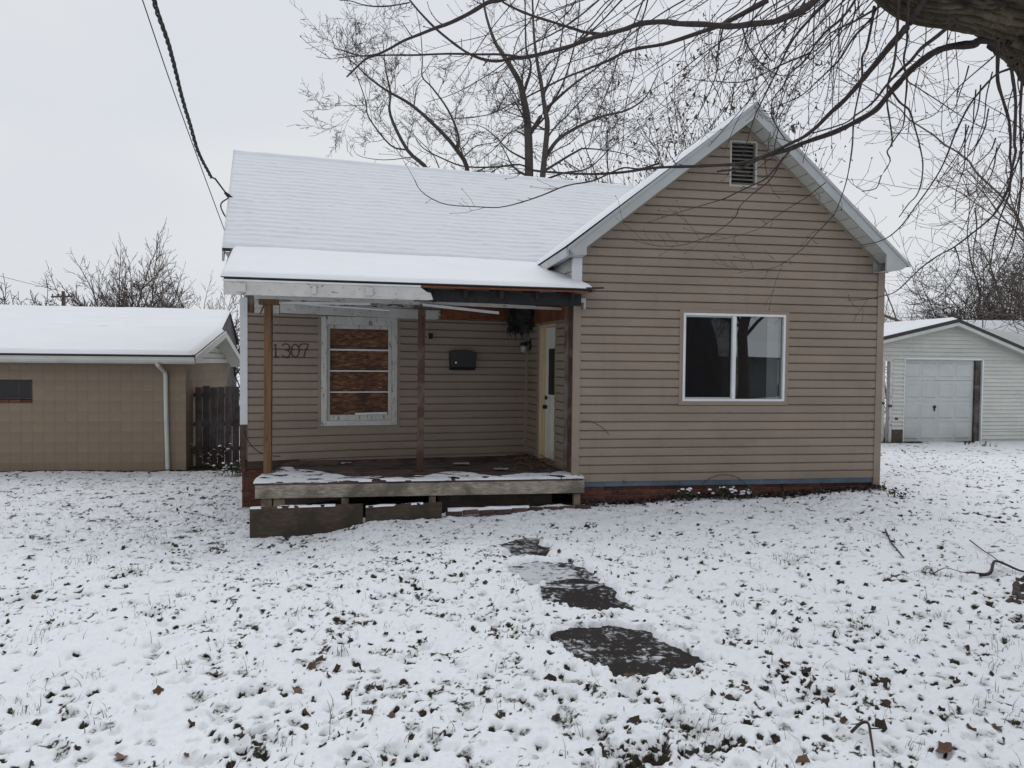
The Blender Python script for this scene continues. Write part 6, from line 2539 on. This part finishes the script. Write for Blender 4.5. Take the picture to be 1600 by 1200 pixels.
# trodden yellowish turf along the path towards the viewer
for (px, py, rr_, b) in ((985, 1075, .10, .6), (1080, 1138, .13, .7), (1000, 1180, .17, .75), (955, 965, .07, .5), (405, 1078, .10, .75), (395, 1160, .12, .5), (240, 960, .08, .6), (320, 975, .07, .6), (210, 895, .10, .6), (255, 855, .16, .45), (300, 830, .2, .45),
                         (1594, 935, .08, .95), (1590, 968, .07, .95), (1560, 900, .08, .6), (1340, 800, .12, .6), (1240, 880, .10, .5), (1350, 985, .10, .6), (1275, 1085, .08, .6), (1470, 900, .10, .5), (40, 935, .18, .5), (140, 930, .14, .5), (640, 1180, .1, .4), (880, 1085, .08, .5), (760, 860, .09, .6)):
    x_, y_ = gpix(px, py)
    dimple(x_, y_, rr_ * 1.3, rr_ * .8, rgl.uniform(0, pi), .012, b * .50)
    for _ in range(9):
        dimple(x_ + rgl.gauss(0, rr_), y_ + rgl.gauss(0, rr_), rr_ * .25, rr_ * .18, rgl.uniform(0, pi), .02, .9)

# leaves: positions over the yard
def allowed(x, y):
    # keep off the houses and the deck
    u = (x - G.x) * G.c + (y - G.y) * G.s
    v = -(x - G.x) * G.s + (y - G.y) * G.c
    if -.1 < u < 4.4 and v > -.03:
        return False
    t = (x - DL.x) * dd.x + (y - DL.y) * dd.y
    b = (x - DL.x) * dn_.x + (y - DL.y) * dn_.y
    if -.15 < t < LD + .1 and b > -.42:
        return False
    if t < 0 and b > 1.4 and x > -4.0:
        return False
    return True


leaf_pos = []
while len(leaf_pos) < 3000:
    r = 2.7 * (19 / 2.7) ** (rgl.random() ** .66)
    a = radians(rgl.uniform(-38, 38))
    x, y = r * sin(a), r * cos(a)
    if not allowed(x, y):
        continue
    cl = float(fbm(np.array([x * 1.4]), np.array([y * 1.4]), 81, 2)[0])
    rightness = .50 + .50 * max(0, min(1, (x + 1.5) / 3))
    if rgl.random() > (cl * 1.5) ** 2 * rightness + .12:
        continue
    if any(abs(x - c[0]) < .28 and abs(y - c[1]) < .2 for c in path_c):
        continue
    leaf_pos.append((x, y, r))
# drifts of leaves gathered in hollows beside the path and by the tree
for (px, py, n, sp) in ((985, 1172, 16, .11), (1010, 1150, 10, .10), (1085, 1185, 10, .10), (1000, 1190, 10, .1), (470, 1130, 6, .10), (250, 955, 6, .1), (1340, 1060, 7, .12), (1240, 880, 7, .14), (1500, 1010, 8, .14), (1120, 935, 6, .1), (930, 1165, 6, .08), (1570, 910, 9, .1)):
    x_, y_ = gpix(px, py)
    for _ in range(n):
        x, y = x_ + rgl.gauss(0, sp), y_ + rgl.gauss(0, sp)
        leaf_pos.append((x, y, sqrt(x * x + y * y)))
for (x, y, r) in leaf_pos:
    s = rgl.choice((.008, .010, .014, .018, .026)) * rgl.uniform(.8, 1.2) * (.8 if r < 5.5 else 1.0 if r < 9 else 1.2)
    dimple(x, y, s * rgl.uniform(1, 2.0), s, rgl.uniform(0, pi), rgl.uniform(.008, .024), rgl.choice((.7, .9, 1, 1)))
# plain dents without anything in them
for k in range(3600):
    r = 2.7 * (12 / 2.7) ** rgl.random()
    a = radians(rgl.uniform(-38, 38))
    x, y = r * sin(a), r * cos(a)
    if allowed(x, y):
        s = rgl.uniform(.015, .045)
        dimple(x, y, s * rgl.uniform(1, 1.8), s, rgl.uniform(0, pi), rgl.uniform(.004, .012), rgl.choice((0, 0, .3, .45)))
# bare damp strip along the walls
u_ = (GX - G.x) * G.c + (GY - G.y) * G.s
v_ = -(GX - G.x) * G.s + (GY - G.y) * G.c
strip = sstep(-.34, -.10, v_ + .16 * (fbm(GX * 7, GY * 7, 71, 3) - .5)) * sstep(-.3, 0, u_) * sstep(4.5, 4.2, u_)
BARE = np.maximum(BARE, strip * (.25 + .7 * sstep(.36, .55, fbm(GX * 12, GY * 12, 72, 3))))
SNOW -= .015 * strip
ul = (GX - L.x) * L.c + (GY - L.y) * L.s
vl = -(GX - L.x) * L.s + (GY - L.y) * L.c
strip = sstep(-.22, -.05, vl + .1 * (fbm(GX * 5, GY * 5, 73, 3) - .5)) * sstep(2.2, 1.8, ul) * (vl < 1.0)
BARE = np.maximum(BARE, strip * .95)
ug = (GX - R.x) * R.c + (GY - R.y) * R.s
vg = -(GX - R.x) * R.s + (GY - R.y) * R.c
strip = sstep(-.45, -.12, vg + .3 * (fbm(GX * 3, GY * 3, 74, 3) - .5)) * (vg < 1.0)
BARE = np.maximum(BARE, strip * .9 * (ug > -2) * (ug < DWI + .3))
# under the deck it stays dry
td = (GX - DL.x) * dd.x + (GY - DL.y) * dd.y
bd = (GX - DL.x) * dn_.x + (GY - DL.y) * dn_.y
under = sstep(.02, .12, bd) * sstep(-.05, .05, td) * sstep(LD + .02, LD - .08, td) * (bd < 3)
BARE = np.maximum(BARE, under)
SNOW -= .03 * under
# bank of snow in front of the right half of the deck
H_ = BASE + SNOW * (near + (1 - near) * .3) + .05 * (1 - near) * (fbm(GX * .15, GY * .15, 91, 2) - .5)
V = np.stack([GX, GY, H_], -1).reshape(-1, 3)
i = np.arange(NR - 1)[:, None] * NA + np.arange(NA)[None, :]
j = np.arange(NR - 1)[:, None] * NA + (np.arange(NA)[None, :] + 1) % NA
q = np.stack([i, i + NA, j + NA, j], -1).reshape(-1, 4)
# centre fan
V = np.concatenate([V, [[0, 0, float(H_[0].mean())]]])
cc = len(V) - 1
k = np.arange(NA)
fan = np.stack([np.full(NA, cc), k, (k + 1) % NA, (k + 1) % NA], -1)
g1 = np_mesh('ground', V, q, M['ground'], None, True, 'structure', {'bare': np.concatenate([BARE.reshape(-1), [0]])})


def surf(x, y):
    r = sqrt(x * x + y * y)
    a = atan2(x, y)
    i = int(np.clip(np.searchsorted(RNG, r), 1, NR - 1))
    j = int(np.clip(np.searchsorted(A_F, a), 1, len(A_F) - 1))
    return float(H_[i, j])


# leaf shapes: lobed, cupped blades
leaf_shapes = []
for s in range(8):
    rr_ = random.Random(900 + s)
    nl = 15
    vs = [(0, 0, 0)]
    for k in range(nl):
        a = 2 * pi * k / nl
        lob = .62 + .38 * abs(cos(2.5 * a)) + rr_.uniform(-.08, .08)
        x, y = cos(a) * lob, sin(a) * lob * .8
        cup = rr_.uniform(.35, .75)
        z = cup * (x * .25 + y) ** 2 * .9 + .22 * x * x + rr_.uniform(-.10, .10)
        vs.append((x * .8, y * (.62 if s % 2 else .8), z))
    leaf_shapes.append((np.array(vs), [(0, 1 + k, 1 + (k + 1) % nl) for k in range(nl)]))


def leaf_xf(vs, x, y, z, s, yaw, tx, ty):
    m = (Matrix.Rotation(yaw, 3, 'Z') @ Matrix.Rotation(tx, 3, 'X') @ Matrix.Rotation(ty, 3, 'Y'))
    return (vs * s) @ np.array(m).T + np.array((x, y, z))


shown = [p for p in leaf_pos if abs(atan2(p[0], p[1])) < radians(34.5) and p[2] > 3.15]
shown.sort(key=lambda p: p[2])
meshes = []
for vs, fs in leaf_shapes:
    me = bpy.data.meshes.new('leaf')
    me.from_pydata([tuple(v) for v in vs], [], fs)
    me.materials.append(M['leaf'])
    meshes.append(me)
ind, rest = [], []
for p in shown:
    if rgl.random() < .62:
        (ind if len(ind) < 290 else rest).append(p)
rest += [p for p in leaf_pos if p not in set(shown) and p[2] < 19 and rgl.random() < .6]
for (x, y, r) in ind:
    o = bpy.data.objects.new('fallen_leaf', meshes[rgl.randrange(8)])
    COL.objects.link(o)
    s = rgl.choice((.015, .018, .022, .027, .036, .050)) * rgl.uniform(.85, 1.25)
    o.location = (x, y, surf(x, y) + s * .02)
    o.rotation_euler = (rgl.gauss(0, .55), rgl.gauss(0, .55), rgl.uniform(0, 2 * pi))
    o.scale = (s, s, s)
    tag(o, 'curled dead brown leaf poking out of the snowy lawn in front of the house', 'leaf', 'dead leaves lying in the snow')
V, Q = [], []
for (x, y, r) in rest:
    vs, fs = leaf_shapes[rgl.randrange(8)]
    s = rgl.choice((.014, .018, .022, .03)) * rgl.uniform(.8, 1.2)
    w_ = leaf_xf(vs, x, y, surf(x, y) + s * .15, s, rgl.uniform(0, 2 * pi), rgl.gauss(0, .6), rgl.gauss(0, .6))
    b = len(V)
    V += [tuple(a) for a in w_]
    Q += [tuple(k + b for k in f) for f in fs]
# drift of leaves against the foundation
for k in range(700):
    u = rgl.uniform(.05, 4.4)
    x, y, _ = G(u, -abs(rgl.gauss(0, .14)) - .03, 0)
    vs, fs = leaf_shapes[rgl.randrange(8)]
    s = rgl.uniform(.02, .042)
    w_ = leaf_xf(vs, x, y, surf(x, y) + rgl.uniform(.005, .05), s, rgl.uniform(0, 2 * pi), rgl.gauss(0, .7), rgl.gauss(0, .7))
    b = len(V)
    V += [tuple(a) for a in w_]
    Q += [tuple(k_ + b for k_ in f) for f in fs]
lo = np_mesh('leaf_litter', V, Q, M['leaf_far'], None, False, 'stuff')
tag(lo, 'small dark dead leaves strewn over the snow and along the foundation', 'leaf litter')

# grass blades
V, Q = [], []
cnt = 0
clumps = []
for k in range(620):
    r = 2.9 * (16 / 2.9) ** rgl.random()
    a = radians(rgl.uniform(-37, 37))
    clumps.append((r * sin(a), r * cos(a), rgl.choice((1, 1, 2, 3, 5, 9)), .03))
for (px, py, n) in ((210, 895, 60), (120, 880, 30), (1350, 985, 40), (1470, 900, 60), (1440, 905, 30), (1340, 1070, 30), (1080, 1140, 70), (240, 955, 45), (60, 1000, 40), (1235, 880, 60), (25, 1110, 40), (520, 950, 30), (1220, 1000, 40), (1560, 1010, 40), (300, 830, 80), (250, 850, 60)):
    x, y = gpix(px, py)
    clumps.append((x, y, n, .10))
for k in range(260):                           # left lawn
    x, y = rgl.uniform(-8.5, -3.4), rgl.uniform(8, 14)
    clumps.append((x, y, rgl.choice((3, 6, 10)), .15))
for (cx_, cy_, n, sp) in clumps:
    yaw0 = rgl.uniform(0, 2 * pi)
    for _ in range(n):
        x, y = cx_ + rgl.gauss(0, sp), cy_ + rgl.gauss(0, sp)
        if not allowed(x, y):
            continue
        h = rgl.uniform(.03, .095)
        yaw = yaw0 + rgl.gauss(0, .8)
        ln = rgl.uniform(.2, 1.1) * h
        w_ = rgl.uniform(.0011, .0022)
        z = surf(x, y) - .01
        dx, dy = cos(yaw), sin(yaw)
        sx, sy = -dy * w_, dx * w_
        b = len(V)
        for t, ww in ((0, 1), (.5, .8), (1, .15)):
            cx2, cy2, cz2 = x + dx * ln * t * t, y + dy * ln * t * t, z + h * (t - .25 * t * t * ln / h)
            V += [(cx2 - sx * ww, cy2 - sy * ww, cz2), (cx2 + sx * ww, cy2 + sy * ww, cz2)]
        Q += [(b, b + 1, b + 3, b + 2), (b + 2, b + 3, b + 5, b + 4)]
go = np_mesh('grass_blades', V, Q, M['grass'], None, False, 'stuff')
tag(go, 'thin winter grass blades sticking through the snow', 'grass')


# fallen sticks
def stick(label, pix, r, lift=.02, forks=()):
    pts = []
    for (px, py, dz) in pix:
        x, y = gpix(px, py)
        pts.append((x, y, surf(x, y) + lift * .5 + dz))
    o = thing('fallen_stick', label, 'stick', pts[0])
    cp = catmull(pts, 4)
    n = len(cp)
    mb = MB()
    mb.tube([tuple(p) for p in cp], [r * (1 - .5 * i / n) for i in range(n)], 6)
    mb.build('stem', M['twig'], o, True)
    for (fi, dx, dy, dz, fr_) in forks:
        p = cp[fi]
        mb = MB()
        mb.tube([tuple(p), (p[0] + dx * .5, p[1] + dy * .5, p[2] + dz * .7), (p[0] + dx, p[1] + dy, p[2] + dz)], [fr_, fr_ * .8, fr_ * .4], 5)
        mb.build('twig', M['twig'], o, True)


stick('short dark stick slanting on the snow right of the path', [(1383, 836, .03), (1392, 850, .015), (1402, 863, .005), (1413, 875, 0)], .009, .02, [(1, -.09, .02, .02, .004)])
stick('bent thin stick at the bottom edge right of the path', [(1330, 1157, .03), (1345, 1151, .055), (1356, 1153, .05), (1360, 1164, .03), (1364, 1180, .01), (1366, 1205, 0)], .008, .02, [(5, -.05, .02, -.02, .004), (10, .06, .0, .0, .004)])
stick('curved dark branch beside the bare hole at the right edge', [(1530, 903, 0), (1547, 905, .03), (1552, 895, .05), (1562, 893, .05), (1590, 898, .02), (1604, 900, 0)], .014, .02, [(3, -.2, .05, .0, .007)])
stick('thin twig lying on the snow above the curved branch', [(1515, 853, .03), (1535, 864, .02), (1548, 874, .02), (1560, 880, 0)], .006, .02, [(6, .1, .03, .0, .004)])
stick('fine arching twig on the snow in the middle right lawn', [(1455, 897, .01), (1475, 897, .05), (1490, 899, .03), (1503, 900, .01)], .004)
# bark debris clump at right edge
db = thing('bark_debris', 'dark clump of bark and wet leaves at the right edge of the lawn', 'debris', (*gpix(1590, 925), 0))
for k in range(20):
    x, y = gpix(1596 + rgl.gauss(0, 9), 932 + rgl.gauss(0, 12))
    mb = MB()
    fr = F(x, y, rgl.uniform(0, pi))
    z = surf(x, y)
    a_ = rgl.uniform(.015, .04)
    mb.hexa([fr(-a_, -.02, z), fr(a_, -.025, z), fr(a_, .02, z), fr(-a_, .02, z), fr(-a_ * .8, -.012, z + .02), fr(a_ * .7, -.015, z + rgl.uniform(.01, .05)), fr(a_ * .8, .012, z + .03), fr(-a_, .015, z + .015)])
    mb.build('bark_chip', M['bark'], db)


# low plants with snow along the foundation
def low_plant(name, label, cat, c, w_, h_, nst, nlv, snow=True, seed=0, leafm=None, ls=.04):
    r2 = random.Random(seed)
    z0_ = surf(c[0], c[1])
    o = thing(name, label, cat, (c[0], c[1], z0_))
    mb = MB()
    V, Q, SV, SQ = [], [], [], []
    for k in range(nst):
        a = r2.uniform(0, 2 * pi)
        p0 = (c[0] + r2.gauss(0, w_ * .25), c[1] + r2.gauss(0, w_ * .12), z0_ - .02)
        tipx = p0[0] + cos(a) * w_ * r2.uniform(.2, .7)
        tipy = p0[1] + sin(a) * w_ * r2.uniform(.1, .4)
        hz = h_ * r2.uniform(.4, 1)
        pts = [p0, (p0[0] * .6 + tipx * .4, p0[1] * .6 + tipy * .4, z0_ + hz * .8), (tipx, tipy, z0_ + hz)]
        cp = catmull(pts, 3)
        mb.tube([tuple(p) for p in cp], [.005 * (1 - .6 * i / len(cp)) for i in range(len(cp))], 4)
        for _ in range(nlv):
            p = cp[r2.randrange(2, len(cp))]
            vs, fs = leaf_shapes[r2.randrange(8)]
            s = ls * r2.uniform(.6, 1.2)
            q_ = leaf_xf(vs, p[0] + r2.gauss(0, .02), p[1] + r2.gauss(0, .02), p[2] + r2.gauss(0, .015), s, r2.uniform(0, 6.28), r2.gauss(0, .6), r2.gauss(0, .6))
            b = len(V)
            V += [tuple(x_) for x_ in q_]
            Q += [tuple(i_ + b for i_ in f) for f in fs]
            if snow and r2.random() < .22:
                b = len(SV)
                s2 = s * r2.uniform(.6, 1.1)
                top = p[2] + .012
                ring = 8
                SV.append((p[0], p[1], top + s2 * .55))
                for i_ in range(ring):
                    a2 = 2 * pi * i_ / ring
                    SV.append((p[0] + cos(a2) * s2 * .62, p[1] + sin(a2) * s2 * .5, top + s2 * .42))
                for i_ in range(ring):
                    a2 = 2 * pi * i_ / ring
                    SV.append((p[0] + cos(a2) * s2 * .9, p[1] + sin(a2) * s2 * .75, top + r2.uniform(-.2, .1) * s2))
                for i_ in range(ring):
                    n_ = (i_ + 1) % ring
                    SQ += [(b, b + 1 + i_, b + 1 + n_), (b + 1 + i_, b + 1 + ring + i_, b + 1 + ring + n_), (b + 1 + i_, b + 1 + ring + n_, b + 1 + n_)]
    mb.build('stems', M['dry_stem'], o)
    if V:
        np_mesh('foliage', V, Q, leafm or M['ivy'], o, False, 'stuff')
    if SV:
        np_mesh('snow_clumps', SV, SQ, M['snow'], o, True, 'stuff')
    return o


low_plant('ivy_clump', 'snow dusted dark green plant below the left side of the sliding window', 'plant', gpix(1075, 784), .32, .14, 12, 6, True, 1)
low_plant('ivy_clump', 'leafy green clump with snow below the middle of the sliding window', 'plant', gpix(1130, 782), .30, .15, 11, 6, True, 2)
low_plant('ivy_clump', 'small upright green weed below the right side of the sliding window', 'plant', gpix(1166, 782), .20, .16, 8, 5, True, 3)
low_plant('ivy_clump', 'tiny green sprig on the foundation right of the other plants', 'plant', gpix(1222, 772), .10, .18, 4, 3, False, 4, None, .03)
low_plant('ivy_clump', 'small dark twiggy weed in the snow right of the house corner', 'plant', gpix(1395, 778), .25, .10, 9, 4, True, 5, M['leaf_far'], .03)
low_plant('snowy_shrub', 'leafless snow dusted shrub in front of the dark fence', 'shrub', gpix(330, 731), .6, .50, 24, 4, True, 6, M['leaf_far'], .035)
low_plant('snowy_shrub', 'low dark evergreen shrub with snow at the left house corner', 'shrub', gpix(364, 745), .5, .28, 22, 7, True, 7, None, .04)
low_plant('dry_weed', 'dry brown weed seed head standing against the siding beside the porch', 'weed', gpix(968, 784), .22, .36, 5, 5, False, 8, M['leaf_far'], .03)
# arching vine on the siding
vn = MB()
vn.tube([tuple(p) for p in catmull([G(1.62, -.06, -.06), G(1.70, -.06, .12), G(1.85, -.06, .22), G(2.0, -.06, .25), G(2.18, -.06, .22), G(2.33, -.06, .12), G(2.42, -.07, .06)], 5)], .0045, 5)
o = vn.build('arching_vine', M['dry_stem'], None, True)
tag(o, 'thin arching bramble stem over the foundation under the sliding window', 'vine')
vn = MB()
vn.tube([tuple(p) for p in catmull([K(-.02, -.06, .72), K(.05, -.10, .55), K(.18, -.16, .42), K(.36, -.2, .36), K(.48, -.2, .35)], 5)], .007, 5)
o = vn.build('loose_wire', M['cable'], None, True)
tag(o, 'loose dark wire sagging from the left house corner to the porch post', 'wire')
vn = MB()
vn.tube([tuple(p) for p in catmull([G(.03, -.035, .98), G(.15, -.04, .97), G(.25, -.04, .93), G(.36, -.045, .85), G(.40, -.04, .80)], 5)], .0035, 4)
o = vn.build('dry_tendril', M['dry_stem'], None, True)
tag(o, 'dry vine tendril clinging to the siding beside the corner trim', 'vine')
